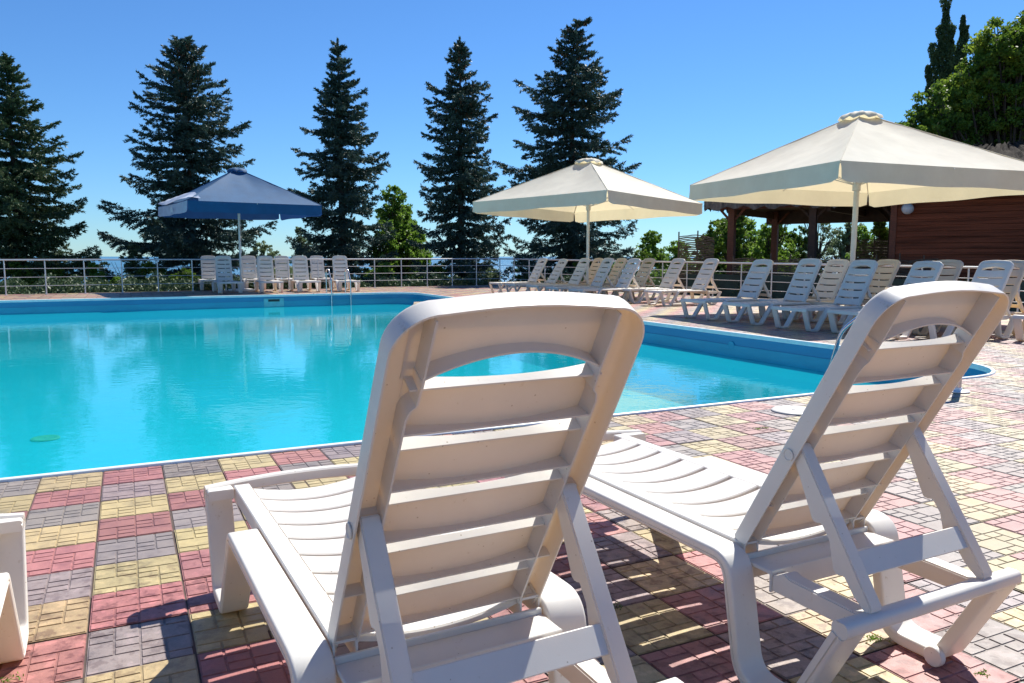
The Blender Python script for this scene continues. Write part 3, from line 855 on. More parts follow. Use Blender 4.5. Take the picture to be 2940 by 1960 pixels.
for r_, z_ in ((.10, .002), (.10, .010), (.085, .016), (.04, .018), (.036, .04), (.032, .04)):
    rg.append([(bpos.x+r_*math.cos(2*math.pi*k/28), bpos.y+r_*math.sin(2*math.pi*k/28), z_) for k in range(28)])
mb.sweep(rg); mb.build('flange', 'white_paint', cb, smooth=40)

# ------------------------------------------------------------------ railings
def railing(p0, p1, n, H0, H1, label, rails=(.25, .5, .75), pr=.019):
    root = empty('railing', p0); tag(root, label, 'railing')
    d = p1-p0
    def q(t, z): return tuple(d*t+Vector((0, 0, z)))
    Ht = lambda t: H0+(H1-H0)*t
    for i in range(n+1):
        t = i/n; mb = MB(); mb.tube([q(t, -.1), q(t, Ht(t)-.02)], pr, 10); mb.tube([q(t, 0), q(t, .012)], .05, 12)
        mb.build('post', 'fence_paint', root, smooth=60)
    mb = MB(); mb.tube([q(-.002, H0), q(1.002, H1)], .025, 12); mb.build('handrail', 'fence_paint', root, smooth=60)
    for r_ in rails:
        mb = MB(); mb.tube([q(0, H0*r_), q(1, H1*r_)], .008, 8); mb.build('cross_rail', 'fence_paint', root, smooth=60)
    return root
fl0 = Vector((-15.6, 24.2, 0)); fl1 = Vector((-.5, 32.5, 0)); fr1 = Vector((10.65, 16.35, 0))
dl = (fl1-fl0)/16; 
railing(fl0-dl*6, fl1, 22, 1.075, 1.08, 'white metal railing along the far side of the pool terrace')
dr = (fr1-fl1)
railing(fl1, fl1+dr*1.31, 25, 1.08, .90, 'white metal railing along the right side of the terrace, behind the lounger rows')

# ------------------------------------------------------------------ foliage
def quads(c, d, w, l, wd):
    """leaf blades: centres c, unit direction d, width vector w, lengths l, widths wd"""
    l = l[:, None]; wd = wd[:, None]
    v = np.stack([c-d*l*.5, c+w*wd*.5-d*l*.05, c+d*l*.5, c-w*wd*.5-d*l*.05], 1).reshape(-1, 3)
    f = np.arange(len(v)).reshape(-1, 4)
    return v, f
def unit(a): return a/np.maximum(np.linalg.norm(a, axis=1, keepdims=True), 1e-6)
def spruce(loc, H, prof, label, seed, mat='spruce', lean=0, cone=0, dens=1.0, topbend=0, gap=None):
    """prof(t): crown radius at height fraction t (0 base, 1 tip)"""
    r_ = np.random.default_rng(seed); root = empty('spruce_tree', loc); tag(root, label, 'spruce', 'spruces standing behind the railing')
    def axis(z):
        t = z/H; return np.array([lean*t*t*H*.1+topbend*max(0, t-.9)**2*60, 0, z-(abs(topbend)*max(0, t-.93)**2*60)])
    mb = MB(); zs = [0, .1, .25, .4, .55, .7, .85, .95, 1.0]
    mb.tube([tuple(axis(z*H)) for z in zs], [.20*(1-z*.97)*H/12+.008 for z in zs], 9); mb.build('trunk', 'bark', root, smooth=60)
    C_, D_, W_, Lh, Wh = [], [], [], [], []
    bm = MB(); cones = []
    z = .03*H; 
    while z < H*.985:
        t = z/H; Rr = prof(t); nbr = int(r_.integers(5, 8)) if t < .8 else int(r_.integers(4, 7))
        a0 = r_.uniform(0, 6.28)
        for b in range(nbr):
            az = a0+b*6.283/nbr+r_.normal(0, .22)
            Lb = Rr*float(np.clip(r_.normal(.88, .22), .35, 1.22))
            if gap and gap(t, az): Lb *= .45
            zz = z+r_.normal(0, .08)
            o = axis(min(zz, H)); dirh = np.array([math.cos(az), math.sin(az), 0])
            up0 = -.04+.75*max(0, t-.6)+r_.normal(0, .07); droop = -.26*(1-t)
            nseg = 9; pts = []
            for k in range(nseg+1):
                s = k/nseg; h = Lb*(up0*s+droop*math.sin(s*2.4)*.75+.13*s**3)
                pts.append(o+dirh*Lb*s+np.array([0, 0, h]))
            pts = np.array(pts)
            if Lb > .8: bm.tube([tuple(p) for p in pts[::3]], [.028*Lb/2.5+.006, .02*Lb/2.5+.005, .012, .005], 4, cap=False)
            lat = np.array([-dirh[1], dirh[0], 0])
            tw = []     # (start, direction, length)
            ntw = int(5+5.2*Lb)
            for q in range(ntw):
                s = (q+r_.random())/ntw
                ip = min(int(s*nseg), nseg-1); fr = s*nseg-ip; st = pts[ip]*(1-fr)+pts[ip+1]*fr
                sd = 1 if q % 2 else -1
                ll = (.42*Lb*(1.05-s)**.8*min(1, .35+s*2)+.14*min(1, Lb+.1))*r_.uniform(.6, 1.25)
                dd = dirh*r_.uniform(.55, 1.0)+lat*sd*r_.uniform(.5, 1.0)+np.array([0, 0, r_.normal(-.16*(1.1-t)+(.35 if t > .8 else 0), .16)])
                tw.append((st, dd/np.linalg.norm(dd), ll))
            tw.append((pts[-2], unit((pts[-1]-pts[-2])[None])[0], Lb*.16+.12))
            for st, dd, ll in tw:
                n = int((ll*92+9)*dens); u = r_.random(n)**.85
                pc = st+dd*(u*ll)[:, None]
                pc[:, 2] -= .16*ll*u*u*(1-t)+r_.exponential(.028, n)*(1.15-t)
                pc += r_.normal(0, .022, (n, 3))
                rad_ = unit(np.cross(dd[None], r_.normal(0, 1, (n, 3))))
                d = unit(dd[None]*.8+rad_*r_.uniform(.35, .85, n)[:, None]+np.array([0, 0, .10]))
                hang = r_.random(n) < .16*(1-t); d[hang] = unit(d[hang]*.4+np.array([0, 0, -1.0]))
                w = unit(np.cross(d, r_.normal(0, 1, (n, 3))))
                C_.append(pc+d*.04); D_.append(d); W_.append(w)
                Lh.append(r_.uniform(.10, .20, n)); Wh.append(r_.uniform(.030, .058, n))
            n = int(Lb*26); ip = r_.integers(0, nseg, n); pc = pts[ip]+(pts[ip+1]-pts[ip])*r_.random(n)[:, None]+r_.normal(0, .05, (n, 3))
            d = unit(r_.normal(0, 1, (n, 3))+dirh); C_.append(pc); D_.append(d); W_.append(unit(np.cross(d, r_.normal(0, 1, (n, 3))))); Lh.append(r_.uniform(.12, .25, n)); Wh.append(r_.uniform(.04, .07, n))
            if cone and t > 1-cone and r_.random() < .75:
                for _ in range(7):
                    q = pts[int(r_.integers(2, nseg+1))]; cones.append(q+r_.normal(0, .05, 3)+np.array([0, 0, -.07]))
        z += H*(.0195+.014*(1-t))*r_.uniform(.8, 1.25)
    v, f = quads(np.concatenate(C_), np.concatenate(D_), np.concatenate(W_), np.concatenate(Lh), np.concatenate(Wh))
    n = 260; u = r_.random(n); zz = H*(.93+.075*u); ax_ = np.array([axis(min(q, H)) + np.array([0, 0, max(0, q-H)]) for q in zz])
    d = unit(r_.normal(0, .5, (n, 3))+np.array([0, 0, .9])); v2, f2 = quads(ax_+r_.normal(0, .02, (n, 3)), d, unit(np.cross(d, r_.normal(0, 1, (n, 3)))), np.full(n, .14), np.full(n, .04))
    f2 = f2+len(v); v = np.concatenate([v, v2]); f = np.concatenate([f, f2])
    raw('crown', v, f, mat, root)
    bm.build('branches', 'bark', root, smooth=0)
    if cones:
        c = np.array(cones); n = len(c); vs = []; 
        mb = MB()
        for p in c: mb.tube([(p[0], p[1], p[2]+.07), (p[0], p[1], p[2]+.03), (p[0], p[1], p[2]-.06)], [.008, .028, .010], 5)
        mb.build('cone_cluster', 'cones', root, smooth=0)['kind'] = 'stuff'
    return root
def leafcloud(centers, radii, n_per, size, r_, jitter=.5, flat=.75):
    C_ = []; 
    for c, rad in zip(centers, radii):
        n = int(n_per*(rad**2)*2.4)+16; u = unit(r_.normal(0, 1, (n, 3))); rr = rad*(1-np.abs(r_.normal(0, jitter, n)))
        p = np.array(c)+u*rr[:, None]*np.array([1, 1, flat]); C_.append(p)
    c = np.concatenate(C_); n = len(c)
    d = unit(r_.normal(0, 1, (n, 3))+np.array([0, 0, -.3])); w = unit(np.cross(d, r_.normal(0, 1, (n, 3))))
    return c, d, w, r_.uniform(.7, 1.3, n)*size, r_.uniform(.45, .75, n)*size
def broadleaf(loc, H, blobs, mat, label, cat, seed, leaf=.12, dens=420, name='broadleaf_tree', group=None, trunk=True, sub=26, trad=.12, flowers=None, sparse=1.0):
    """blobs: (x,y,z,r) ellipsoids relative to loc; each is broken into many small clumps"""
    r_ = np.random.default_rng(seed); root = empty(name, loc); tag(root, label, cat, group)
    cs, rs = [], []
    bm = MB()
    for (x, y, z, rad) in blobs:
        k = max(int(26*sparse), int(sub*rad*rad*sparse))
        u = unit(r_.normal(0, 1, (k, 3))); rr = rad*r_.beta(3.2, 1.1, k)
        for i in range(k):
            c = np.array([x, y, z])+u[i]*rr[i]*np.array([1, 1, .85]); cr = rad*float(r_.uniform(.13, .33))
            cs.append(c); rs.append(min(.27, max(.12, cr)))
            if trunk and i % 3 == 0 and len(bm.v) < 9000:
                b = np.array([x*.15, y*.15, max(.3, z*.45)]); m_ = (b+c)/2+r_.normal(0, .08*rad, 3)
                bm.tube([tuple(b), tuple(m_), tuple(c)], [trad*.45, trad*.22, trad*.06], 5, cap=False)
    c, d, w, l, wd = leafcloud(cs, rs, dens, leaf, r_)
    v, f = quads(c, d, w, l, wd)
    raw('crown' if trunk else 'foliage', v, f, mat, root)
    if trunk:
        bm.tube([(0, 0, -.3), (.05, 0, H*.25), (0, .05, H*.6)], [trad, trad*.8, trad*.35], 9)
        bm.build('trunk', 'bark', root, smooth=60)
    else:
        mb = MB()
        for k in range(7):
            a = r_.uniform(0, 6.28); mb.tube([(0, 0, -.2), (.3*H*math.cos(a)*.5, .3*H*math.sin(a)*.5, H*.4), (.3*H*math.cos(a), .3*H*math.sin(a), H*.75)], [.03, .018, .006], 5, cap=False)
        mb.build('stem', 'bark', root, smooth=60)
    if flowers:
        k = len(c); idx = r_.choice(k, int(k*flowers), replace=False); cc = c[idx]+unit(r_.normal(0, 1, (len(idx), 3)))*.05
        v, f = quads(cc, d[idx], w[idx], np.full(len(idx), .08), np.full(len(idx), .07)); raw('blossom', v, f, 'flowers', root)['kind'] = 'stuff'
    return root

def interp(tab):
    xs = [a for a, _ in tab]; ys = [b for _, b in tab]
    return lambda t: float(np.interp(t, xs, ys))
def tree_at(u, vtop, y, base=None):
    top = aty(u, vtop, y); z0 = ground_z(top.x, y) if base is None else base
    return Vector((top.x, y, z0)), top.z-z0
trees = [
 # u, vtop, depth, half widths in view px at view heights, label, kwargs
 (14, 128, 33.5, [(590, 185), (520, 172), (440, 158), (360, 140), (300, 108), (240, 72), (200, 45), (150, 22), (128, 4)], 'spruce at the left edge of the picture with dense dark green boughs', 21, dict(mat='spruce2')),
 (424, 92, 37.5, [(600, 150), (560, 150), (500, 148), (440, 125), (400, 118), (330, 115), (260, 108), (200, 92), (150, 62), (120, 40), (92, 6)], 'broad spruce behind the blue umbrella with brownish cones near its top', 22, dict(cone=.22)),
 (776, 92, 37.5, [(600, 105), (540, 100), (480, 98), (420, 84), (380, 92), (330, 78), (270, 70), (220, 52), (190, 36), (150, 24), (110, 12), (92, 3)], 'slender spruce third from the left with a long thin spire', 23, dict()),
 (1056, 88, 38.5, [(600, 105), (540, 100), (480, 82), (430, 82), (400, 92), (350, 70), (300, 80), (260, 84), (220, 66), (180, 32), (130, 24), (105, 10), (88, 3)], 'narrow spruce with a rusty brown cone laden spire left of the farther cream umbrella', 24, dict(cone=.30)),
 (1316, 30, 38.0, [(600, 150), (560, 150), (510, 130), (440, 122), (380, 150), (330, 125), (280, 118), (240, 122), (190, 100), (150, 52), (110, 40), (70, 24), (30, 8)], 'tallest spruce with a nodding tip rising behind the farther cream umbrella', 25, dict(cone=.35, topbend=1.3)),
]
for (u, vt, y, tab, lb, sd, kw) in trees:
    loc, H = tree_at(u, vt, y)
    zt = [((aty(u, v, y).z-loc.z)/H, w_*y/1800*(1.0 if v > 300 else .88)*(.84 if u < 20 else 1)) for v, w_ in tab]
    zt = sorted(zt); 
    if zt[0][0] > .02: zt = [(0, zt[0][1]*.95)]+zt
    spruce(loc, H, interp(zt), lb, sd, **kw)

def bush(u, vtop, y, wpx, mat, label, seed, name='shrub', cat='shrub', leaf=.10, dens=420, base=None, flowers=None, group='shrubs beyond the railing', tall=None, sparse=1.0):
    loc, H = tree_at(u, vtop, y, base); w_ = wpx*y/1800/2; r_ = random.Random(seed)
    bl = []
    nb = max(3, int(H/(w_*.8))+2)
    for k in range(nb):
        z = H*(.15+.7*k/(nb-1)); f = 1-.45*(k/(nb-1))**2
        rr = min(w_*f*.62, H*.3)
        for q in range(2 if k < nb-1 else 1):
            bl.append(((r_.uniform(-.5, .5))*w_*f, r_.uniform(-.4, .4)*w_, z, max(.18, rr*r_.uniform(.8, 1.15))))
    m_ = max(b[2]+b[3]*.9 for b in bl); bl = [(x, y_, z*H/m_, r*min(1, H/m_+.1)) for x, y_, z, r in bl]
    return broadleaf(loc, H, bl, mat, label, cat, seed, leaf=leaf, dens=dens, name=name, group=group, trunk=(name != 'shrub'), flowers=flowers, sparse=sparse)
bush(912, 424, 41, 150, 'leaf', 'bright green feathery tree between the third and fourth spruce', 31, 'broadleaf_tree', 'tree', .13, 330, sparse=2.0, group='broadleaf trees in the distance')
bush(880, 500, 39, 90, 'leaf', 'lower green tree leaning against the slender third spruce', 32, 'broadleaf_tree', 'tree', .13, 330, group='broadleaf trees in the distance')
bush(612, 552, 40, 110, 'leaf_grey', 'grey green bushy tree just right of the blue umbrella pole', 33, 'broadleaf_tree', 'tree', .12, 300, group='broadleaf trees in the distance')
bush(694, 520, 42, 75, 'leaf_grey', 'thin grey green tree beside the left of the slender third spruce', 34, 'broadleaf_tree', 'tree', .11, 190, group='broadleaf trees in the distance', sparse=.7)
bush(310, 560, 36, 80, 'leaf_grey', 'dull green bush left of the broad spruce trunk', 35, leaf=.09)
bush(215, 604, 33, 70, 'leaf', 'small bright green shrub in front of the strip of sea at left', 36, leaf=.09, dens=240)
bush(268, 634, 32, 60, 'leaf', 'low bright green shrub behind the railing right of the strip of sea', 37, leaf=.08)
bush(350, 600, 33.5, 120, 'leaf_dark', 'wide dark shrub behind the railing under the broad spruce', 38, leaf=.09, flowers=.01)
bush(430, 612, 33, 100, 'leaf_dark', 'dark shrub behind the railing left of the far loungers', 39, leaf=.09)
bush(240, 652, 31, 70, 'leaf', 'low shrub with orange flowers at the left behind the railing', 40, leaf=.06, flowers=.12, dens=600)
bush(920, 636, 34.6, 110, 'leaf', 'low shrub with orange flowers behind the railing right of the far loungers', 41, leaf=.06, flowers=.16, dens=600)
bush(880, 600, 36.5, 90, 'leaf', 'light green shrub behind the flowering one by the railing', 42, leaf=.09)
bush(1005, 600, 36.5, 130, 'leaf_dark', 'dark shrub at the foot of the fourth spruce', 43, leaf=.09)
bush(1135, 615, 36.5, 90, 'leaf_grey', 'pale grey leaved shrub by the far corner of the railing', 44, leaf=.08)
bush(1210, 595, 38, 120, 'leaf_dark', 'dark shrub at the foot of the tallest spruce', 45, leaf=.09)
bush(40, 600, 31.5, 140, 'leaf_dark', 'dark shrub behind the railing at the left edge', 46, leaf=.09)
bush(130, 612, 31.5, 110, 'leaf_dark', 'dark shrub behind the railing under the left edge spruce', 47, leaf=.09)
bush(1515, 528, 36, 150, 'leaf', 'sunlit bright green bush between the tallest spruce and the pavilion', 48, leaf=.11, base=-.9, sparse=1.8)
bush(1560, 552, 33, 130, 'leaf', 'bright green bush in front of the wicker screen', 49, leaf=.10, base=-.8, sparse=1.6)
bush(1455, 572, 35, 150, 'leaf_dark', 'dark green shrub behind the right railing below the bright bush', 50, leaf=.09, base=-.5)
bush(1350, 590, 36, 120, 'leaf_dark', 'dark shrub behind the railing near the farther umbrella pole', 51, leaf=.09, base=-.8)
# trees seen through the pavilion
bush(1690, 470, 36, 130, 'leaf_dark', 'dark leafy tree seen through the left opening of the pavilion', 52, 'broadleaf_tree', 'tree', .14, 330, base=-.5, group='trees seen through the pavilion')
bush(1775, 478, 34, 130, 'leaf', 'brightest green tree seen through the pavilion', 53, 'broadleaf_tree', 'tree', .16, 240, base=-.5, group='trees seen through the pavilion', sparse=.8)
bush(1880, 440, 42, 120, 'leaf_grey', 'open branched grey green tree seen through the pavilion', 54, 'broadleaf_tree', 'tree', .12, 130, base=-.5, group='trees seen through the pavilion', sparse=.6)
bush(1990, 520, 38, 120, 'leaf', 'light green tree beside the cabin corner, seen through the pavilion', 55, 'broadleaf_tree', 'tree', .13, 260, base=-.5, group='trees seen through the pavilion')
bush(1840, 560, 31, 300, 'leaf_dark', 'low dark hedge shrub behind the pavilion', 56, leaf=.10, base=-.4)
bush(1650, 500, 40, 170, 'leaf_dark', 'dark tree filling the gap left of the pavilion posts', 156, 'broadleaf_tree', 'tree', .14, 500, base=-.8, group='trees seen through the pavilion', sparse=1.6)
bush(1730, 488, 41, 190, 'leaf', 'leafy green tree behind the middle of the pavilion', 157, 'broadleaf_tree', 'tree', .14, 500, base=-.8, group='trees seen through the pavilion', sparse=1.4)
bush(1820, 520, 43, 170, 'leaf_dark', 'dark rounded tree behind the pavilion right of the brightest one', 158, 'broadleaf_tree', 'tree', .14, 500, base=-.8, group='trees seen through the pavilion', sparse=1.4)
bush(1950, 478, 45, 120, 'leaf_grey', 'pale tree behind the nearer umbrella pole', 159, 'broadleaf_tree', 'tree', .13, 330, base=-.8, group='trees seen through the pavilion')
bush(2030, 500, 30, 60, 'leaf_dark', 'dark boughs close against the cabin corner', 160, 'broadleaf_tree', 'tree', .12, 500, base=-.4, group='trees seen through the pavilion')
bush(940, 470, 42, 110, 'leaf', 'fuller green tree just left of the fourth spruce', 161, 'broadleaf_tree', 'tree', .13, 500, group='broadleaf trees in the distance', sparse=1.6)
bush(640, 575, 39, 120, 'leaf_grey', 'low grey green tree behind the far loungers', 162, 'broadleaf_tree', 'tree', .11, 400, group='broadleaf trees in the distance')
# maple over the cabin
loc, H = tree_at(2330, 60, 26.5, -.1)
def lb_(u, v, y, r): p = aty(u, v, y)-loc; return (p.x, p.y, p.z, r)
broadleaf(loc, H, [lb_(2300, 130, 26.5, 1.1), (*lb_(2345, 110, 26.5, 1.3)[:3], 1.5), lb_(2240, 200, 26.5, 1.1), lb_(2170, 250, 26, 1.0), lb_(2110, 300, 25.8, .75), lb_(2060, 300, 25.6, .42), lb_(2250, 270, 26.6, 1.5), lb_(2340, 220, 27, 2.0), lb_(2160, 330, 26, 1.0), lb_(2330, 320, 27, 1.8), lb_(2240, 360, 27, 1.5), lb_(2400, 140, 27, 1.8), lb_(2420, 260, 27, 2.0)],
          'leaf_dark', 'large dark maple with sunlit leaf edges towering over the cabin roof at the right', 'tree', 61, leaf=.13, dens=430, name='maple_tree', trad=.22, sub=42)
# columnar poplar
loc, H = tree_at(2172, -8, 52, -1.0)
r_ = np.random.default_rng(77); root = empty('poplar_tree', loc); tag(root, 'tall columnar poplar with a notched crown behind the maple', 'poplar')
cs = []; mbp = MB(); mbp.tube([(0, 0, -1), (0, 0, H*.5), (0, 0, H*.97)], [.3, .16, .02], 8)
for (du, v0, v1, wpx) in ((0, -8, 420, 14), (-12, 60, 420, 13), (-30, 100, 420, 13), (-42, 150, 420, 9), (12, 60, 420, 12), (40, 35, 330, 8), (48, 60, 260, 8), (28, 120, 400, 14), (-20, 200, 430, 16), (10, 220, 430, 20)):
    p1 = aty(2172+du*(1 if v0 > 0 else .3), v0, 52)-loc; p0 = aty(2172+du*.45, v1, 52)-loc
    mbp.tube([tuple(p0*.6), tuple(p0), tuple(p1)], [.10, .07, .01], 5, cap=False)
    n = int(520*(p1-p0).length); s = r_.random(n)**.8; rad = 2.5*wpx*52/1800*(np.clip(1.05-s, .12, 1)**.5)*(.75+.25*np.sin(s*40+du))
    c = np.array(p0)[None]*(1-s[:, None])+np.array(p1)[None]*s[:, None]; th = r_.uniform(0, 6.28, n); q = np.sqrt(r_.random(n))*rad
    c[:, 0] += np.cos(th)*q; c[:, 1] += np.sin(th)*q; cs.append(c)
c = np.concatenate(cs); n = len(c); d = unit(r_.normal(0, .6, (n, 3))+np.array([0, 0, .8])); w = unit(np.cross(d, r_.normal(0, 1, (n, 3))))
v, f = quads(c, d, w, r_.uniform(.10, .22, n), r_.uniform(.06, .12, n)); raw('crown', v, f, 'leaf_poplar', root); mbp.build('trunk', 'bark', root, smooth=60)

# ------------------------------------------------------------------ thatched pavilion and plank cabin
def ply(u, v, y): return aty(u, v, y)
pv = empty('pavilion', (6, 28, 0)); tag(pv, 'open thatched pavilion on brown timber posts beyond the right railing', 'pavilion')
def part(mb, name, mat, parent, **kw):
    o = mb.build(name, mat, None, **kw); o.parent = parent; o.matrix_parent_inverse = Matrix.Translation(-parent.location)
    return o
# corner of the roof nearest the left umbrella, running parallel to the right railing
g0 = Vector((7.05, 26.6, 0)); gd = Vector((.80, -.60, 0)); gb = Vector((.60, .80, 0))
Lp, Dp = 6.6, 5.0
def G(a, b, z): return g0+gd*a+gb*b+Vector((0, 0, z))
for a, b in ((.25, .25), (.25, Dp-.4), (Lp*.44, .25), (Lp*.66, Dp-.4), (Lp*.80, .25), (Lp*.92, Dp-.4)):
    mb = MB(); w_ = .11; mb.hexa([G(a-w_, b-w_, -.2), G(a+w_, b-w_, -.2), G(a+w_, b+w_, -.2), G(a-w_, b+w_, -.2), G(a-w_, b-w_, 2.86), G(a+w_, b-w_, 2.86), G(a+w_, b+w_, 2.86), G(a-w_, b+w_, 2.86)])
    for s in (-1, 1):
        mb.tube([G(a, b, 2.3), G(a+s*.5, b, 2.84)], .045, 6)
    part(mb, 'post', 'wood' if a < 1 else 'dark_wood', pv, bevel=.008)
for b in (.1, Dp-.25):
    lo = 2.74 if b < 1 else 2.40
    mb = MB(); mb.hexa([G(-.15, b, lo), G(Lp+.2, b, lo), G(Lp+.2, b+.14, lo), G(-.15, b+.14, lo), G(-.15, b, 2.90), G(Lp+.2, b, 2.90), G(Lp+.2, b+.14, 2.90), G(-.15, b+.14, 2.90)])
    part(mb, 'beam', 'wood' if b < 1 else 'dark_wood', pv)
for a in (.1, Lp*.5, Lp):
    mb = MB(); mb.hexa([G(a, .24, 2.6), G(a+.12, .24, 2.6), G(a+.12, Dp-.25, 2.6), G(a, Dp-.25, 2.6), G(a, .24, 2.8), G(a+.12, .24, 2.8), G(a+.12, Dp-.25, 2.8), G(a, Dp-.25, 2.8)])
    part(mb, 'cross_beam', 'dark_wood', pv)
def thatch(mb, q, e, seed):
    """hip roof: q four eave corners, e two ridge points; ragged reed edge"""
    r_ = random.Random(seed); n = 44
    faces = [(q[0], q[1], e[1], e[0]), (q[1], q[2], e[1], e[1]), (q[2], q[3], e[0], e[1]), (q[3], q[0], e[0], e[0])]
    for (a, b, c, d) in faces:
        rows = []
        m = 10
        for j in range(m+1):
            t = j/m; row = []
            for k in range(n+1):
                s = k/n; p = (a*(1-s)+b*s)*(1-t)+(d*(1-s)+c*s)*t
                p = p+Vector((r_.uniform(-.02, .02), r_.uniform(-.02, .02), r_.uniform(-.035, .035)+(.05*math.sin(k*1.7)*(.5 if j else 1))))
                row.append(p)
            rows.append(row)
        low = [p+Vector((0, 0, -.24-r_.uniform(0, .08))) for p in rows[0]]
        vs = low+[p for r__ in rows for p in r__]; w_ = n+1
        mb.add(vs, [(j*w_+k, j*w_+k+1, (j+1)*w_+k+1, (j+1)*w_+k) for j in range(m+1) for k in range(n)])
        for k in range(260):    # loose reeds
            s = r_.random(); p = a*(1-s)+b*s+Vector((0, 0, r_.uniform(-.26, .05))); t = (b-a).normalized()*.012
            o_ = (a+b)*.5-(c+d)*.5; o_.z = 0; o_ = o_.normalized()*r_.uniform(.06, .2) if o_.length else Vector((0, 0, 0))
            mb.add([p-t, p+t, p+o_+Vector((0, 0, r_.uniform(-.12, .0)))], [(0, 1, 2)])
mb = MB(); thatch(mb, [G(-.45, -.45, 3.02), G(Lp+.3, -.45, 3.02), G(Lp+.3, Dp+.4, 3.02), G(-.45, Dp+.4, 3.02)], [G(1.9, Dp/2, 4.5), G(Lp+.2, Dp/2, 4.5)], 3)
part(mb, 'roof', 'thatch', pv, smooth=0)
mb = MB(); mb.hexa([G(-.2, -.1, 2.905), G(Lp+.2, -.1, 2.905), G(Lp+.2, Dp, 2.905), G(-.2, Dp, 2.905), G(-.2, -.1, 2.93), G(Lp+.2, -.1, 2.93), G(Lp+.2, Dp, 2.93), G(-.2, Dp, 2.93)])
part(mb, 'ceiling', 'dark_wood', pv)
# woven fences
def wicker(p, q, h, label, seed, bumpy=.06):
    root = empty('wicker_fence', p); tag(root, label, 'wicker fence'); r_ = random.Random(seed); d = q-p; L_ = d.length; t = d/L_; nn = Vector((-t.y, t.x, 0))
    mb = MB(); rows = int(h/.055)
    for j in range(rows):
        pts = []
        for k in range(int(L_/.14)+1):
            pts.append(t*(k*.14)+nn*(.022*(1 if (k+j) % 2 else -1))+Vector((0, 0, .03+j*.055+r_.uniform(-.012, .012)+bumpy*math.sin(k*.5)*j/rows)))
        mb.tube(pts, [r_.uniform(.02, .028)]*len(pts), 4)
    w_ = mb.build('woven_panel', 'wicker', root, smooth=0)
    for k in range(int(L_/.6)+1):
        mb = MB(); mb.tube([t*(k*.6)+Vector((0, 0, -.2)), t*(k*.6)+Vector((0, 0, h+r_.uniform(.06, .16)))], .022, 6); mb.build('stake', 'wicker', root, smooth=0)
    return root
wicker(ply(1556, 600, 25.5)*Vector((1, 1, 0)) if False else Vector((5.4, 25.6, -.1)), Vector((6.5, 25.2, -.1)), 1.95, 'tall dark wicker screen left of the pavilion posts', 5)
wicker(Vector((6.9, 24.6, -.1)), Vector((11.3, 20.9, -.1)), 1.22, 'low dark wicker fence running in front of the pavilion', 6, .03)
wicker(G(Lp*.45, Dp+.6, -.3), G(Lp+1.2, Dp+.6, -.3), 2.1, 'dark woven fence behind the pavilion', 8, .03)
# dark netting strip low behind the right railing
nt0 = fl1+dr*.42+Vector((.9, .6, 0)); nt1 = fl1+dr*1.3+Vector((.9, .6, 0))
mb = MB(); dd = (nt1-nt0); tn = dd.normalized(); nn = Vector((-tn.y, tn.x, 0)); n = 60; vs = []
for k in range(n+1):
    p = nt0+dd*(k/n)+nn*.03*math.sin(k*1.3)
    for (o_, z_) in ((0, -.1), (0, .62+.02*math.sin(k*.9)), (.02, .62+.02*math.sin(k*.9)), (.02, -.1)): vs.append(p+nn*o_+Vector((0, 0, z_)))
mb.add(vs, [(k*4+j, k*4+(j+1) % 4, (k+1)*4+(j+1) % 4, (k+1)*4+j) for k in range(n) for j in range(4)])
tag(mb.build('ground_barrier', 'tarp'), 'dark green sheet barrier standing low behind the right hand railing', 'sheet barrier')
# cabin
cbn = empty('cabin', (12, 22, 0)); tag(cbn, 'red brown plank cabin with thatched roof at the right edge', 'cabin')
k0 = Vector((10.50, 21.95, 0)); kd = Vector((.80, -.60, 0)); kb = Vector((.60, .80, 0))
def Kp(a, b, z): return k0+kd*a+kb*b+Vector((0, 0, z))
mb = MB(); r_ = random.Random(4); z = -.2
while z < 3.0:
    hgt = .155; off = r_.uniform(-.004, .004)
    mb.hexa([Kp(0, .0+off, z+.006), Kp(9, .0+off, z+.006), Kp(9, .1, z+.006), Kp(0, .1, z+.006), Kp(0, .022+off, z+hgt), Kp(9, .022+off, z+hgt), Kp(9, .1, z+hgt), Kp(0, .1, z+hgt)])
    mb.hexa([Kp(.0, .1, z+.006), Kp(.1, .1, z+.006), Kp(.1, 5, z+.006), Kp(0, 5, z+.006), Kp(.022, .1, z+hgt), Kp(.1, .1, z+hgt), Kp(.1, 5, z+hgt), Kp(.022, 5, z+hgt)])
    z += hgt+.004
mb.hexa([Kp(.06, .06, -.2), Kp(9, .06, -.2), Kp(9, 5, -.2), Kp(.06, 5, -.2), Kp(.06, .06, 3.0), Kp(9, .06, 3.0), Kp(9, 5, 3.0), Kp(.06, 5, 3.0)])
part(mb, 'wall', 'plank', cbn, smooth=0) if 'plank' in M else part(mb, 'wall', 'wood', cbn, smooth=0)
mb = MB(); mb.hexa([Kp(-.02, -.025, -.2), Kp(.14, -.025, -.2), Kp(.14, -.004, -.2), Kp(-.02, -.004, -.2), Kp(-.02, -.025, 3), Kp(.14, -.025, 3), Kp(.14, -.004, 3), Kp(-.02, -.004, 3)])
part(mb, 'corner_board', 'wood', cbn)
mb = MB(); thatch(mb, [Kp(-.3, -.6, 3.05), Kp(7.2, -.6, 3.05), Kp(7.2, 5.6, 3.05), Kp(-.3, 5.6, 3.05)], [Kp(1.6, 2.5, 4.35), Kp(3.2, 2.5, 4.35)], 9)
part(mb, 'roof', 'shaded_thatch', cbn, smooth=0)
lp = aty(2084, 479, 1); dl_ = lp-cam.location     # lamp on the wall face
nrm = -kb; tL = (k0-nrm*(-.0)-cam.location).dot(nrm)/(dl_.dot(nrm)); Lc = cam.location+dl_*tL+nrm*.20
Lc = cam.location+dl_*((k0+nrm*.22-cam.location).dot(nrm)/(dl_.dot(nrm)))
mb = MB(); rg = []
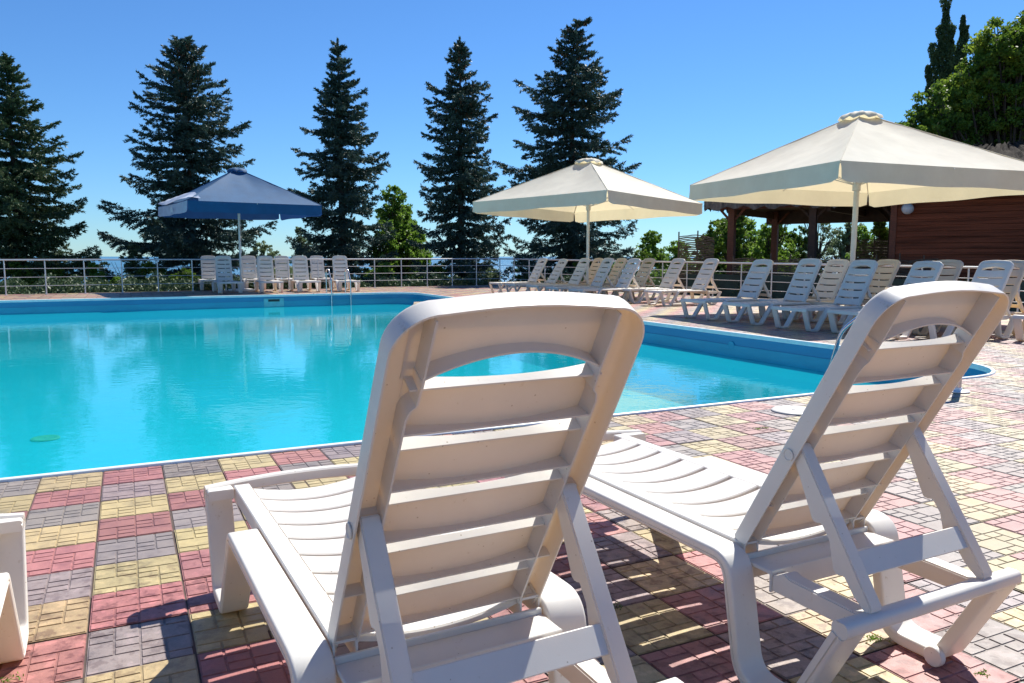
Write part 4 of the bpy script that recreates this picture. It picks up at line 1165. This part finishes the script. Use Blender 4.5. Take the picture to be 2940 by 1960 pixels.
for i in range(13):
    th = math.pi*i/12; rg.append([Lc+Vector((.155*math.sin(th)*math.cos(2*math.pi*k/20)+1e-5, .155*math.sin(th)*math.sin(2*math.pi*k/20), .155*math.cos(th))) for k in range(20)])
mb.sweep(rg); lo = part(mb, 'wall_lamp', 'lamp_glass', cbn, smooth=60)
mb = MB(); mb.tube([Lc-nrm*.2+kd*.22-Vector((0, 0, .05)), Lc-nrm*.1+kd*.2-Vector((0, 0, .09)), Lc+kd*.14-Vector((0, 0, .06))], .022, 8)
br = mb.build('bracket', 'steel', None, smooth=60); br.parent = lo; br.matrix_parent_inverse = Matrix.Translation(-cbn.location) 

# ground cover and low growth behind the railings
r_ = np.random.default_rng(99); cs = []
for (p, q, n, hh) in ((fl0-dl*6+Vector((-.3, .9, 0)), fl1+Vector((-.2, .9, 0)), 22000, .38), (fl1+Vector((.6, .8, 0)), fl1+dr*1.31+Vector((1.0, .7, 0)), 16000, .4)):
    t = r_.random(n); dd = q-p; L_ = dd.length; nn = np.array([-dd.y/L_, dd.x/L_, 0]); nn = nn if nn[1] > 0 else -nn
    s_ = r_.random(n)**1.3*3.2; prof_ = hh*(.55+.45*np.sin(t*37)*np.sin(t*91+1)+.25*np.sin(t*170))
    c = np.array(p)[None]+np.array(dd)[None]*t[:, None]+nn[None]*s_[:, None]
    g = np.array([ground_z(a_, b_) for a_, b_ in c[:, :2]]); c[:, 2] = g+r_.random(n)*np.maximum(.08, prof_+s_*.18); cs.append(c)
c = np.concatenate(cs); n = len(c); d = unit(r_.normal(0, .8, (n, 3))+np.array([0, 0, .6])); w = unit(np.cross(d, r_.normal(0, 1, (n, 3))))
v, f = quads(c, d, w, r_.uniform(.08, .18, n), r_.uniform(.04, .09, n)); tag(raw('undergrowth', v, f, 'spruce2'), kind='stuff')

# weeds in the paving joints
cs = []
for (u, vv) in ((2003, 1469), (2017, 1466), (2066, 1451), (2251, 1549), (1417, 1392), (1758, 983), (1740, 985), (2209, 893), (26, 1560), (2345, 862)):
    p = at(u, vv, .0)
    cs.append(np.array(p)[None]+r_.normal(0, .012, (34, 3))*np.array([1, 1, .0])+np.array([0, 0, .006])*r_.random((34, 1)))
c = np.concatenate(cs); n = len(c); d = unit(r_.normal(0, .8, (n, 3))+np.array([0, 0, .7])); w = unit(np.cross(d, r_.normal(0, 1, (n, 3))))
v, f = quads(c, d, w, r_.uniform(.007, .015, n), r_.uniform(.003, .006, n)); tag(raw('weeds', v, f, 'leaf'), kind='stuff')
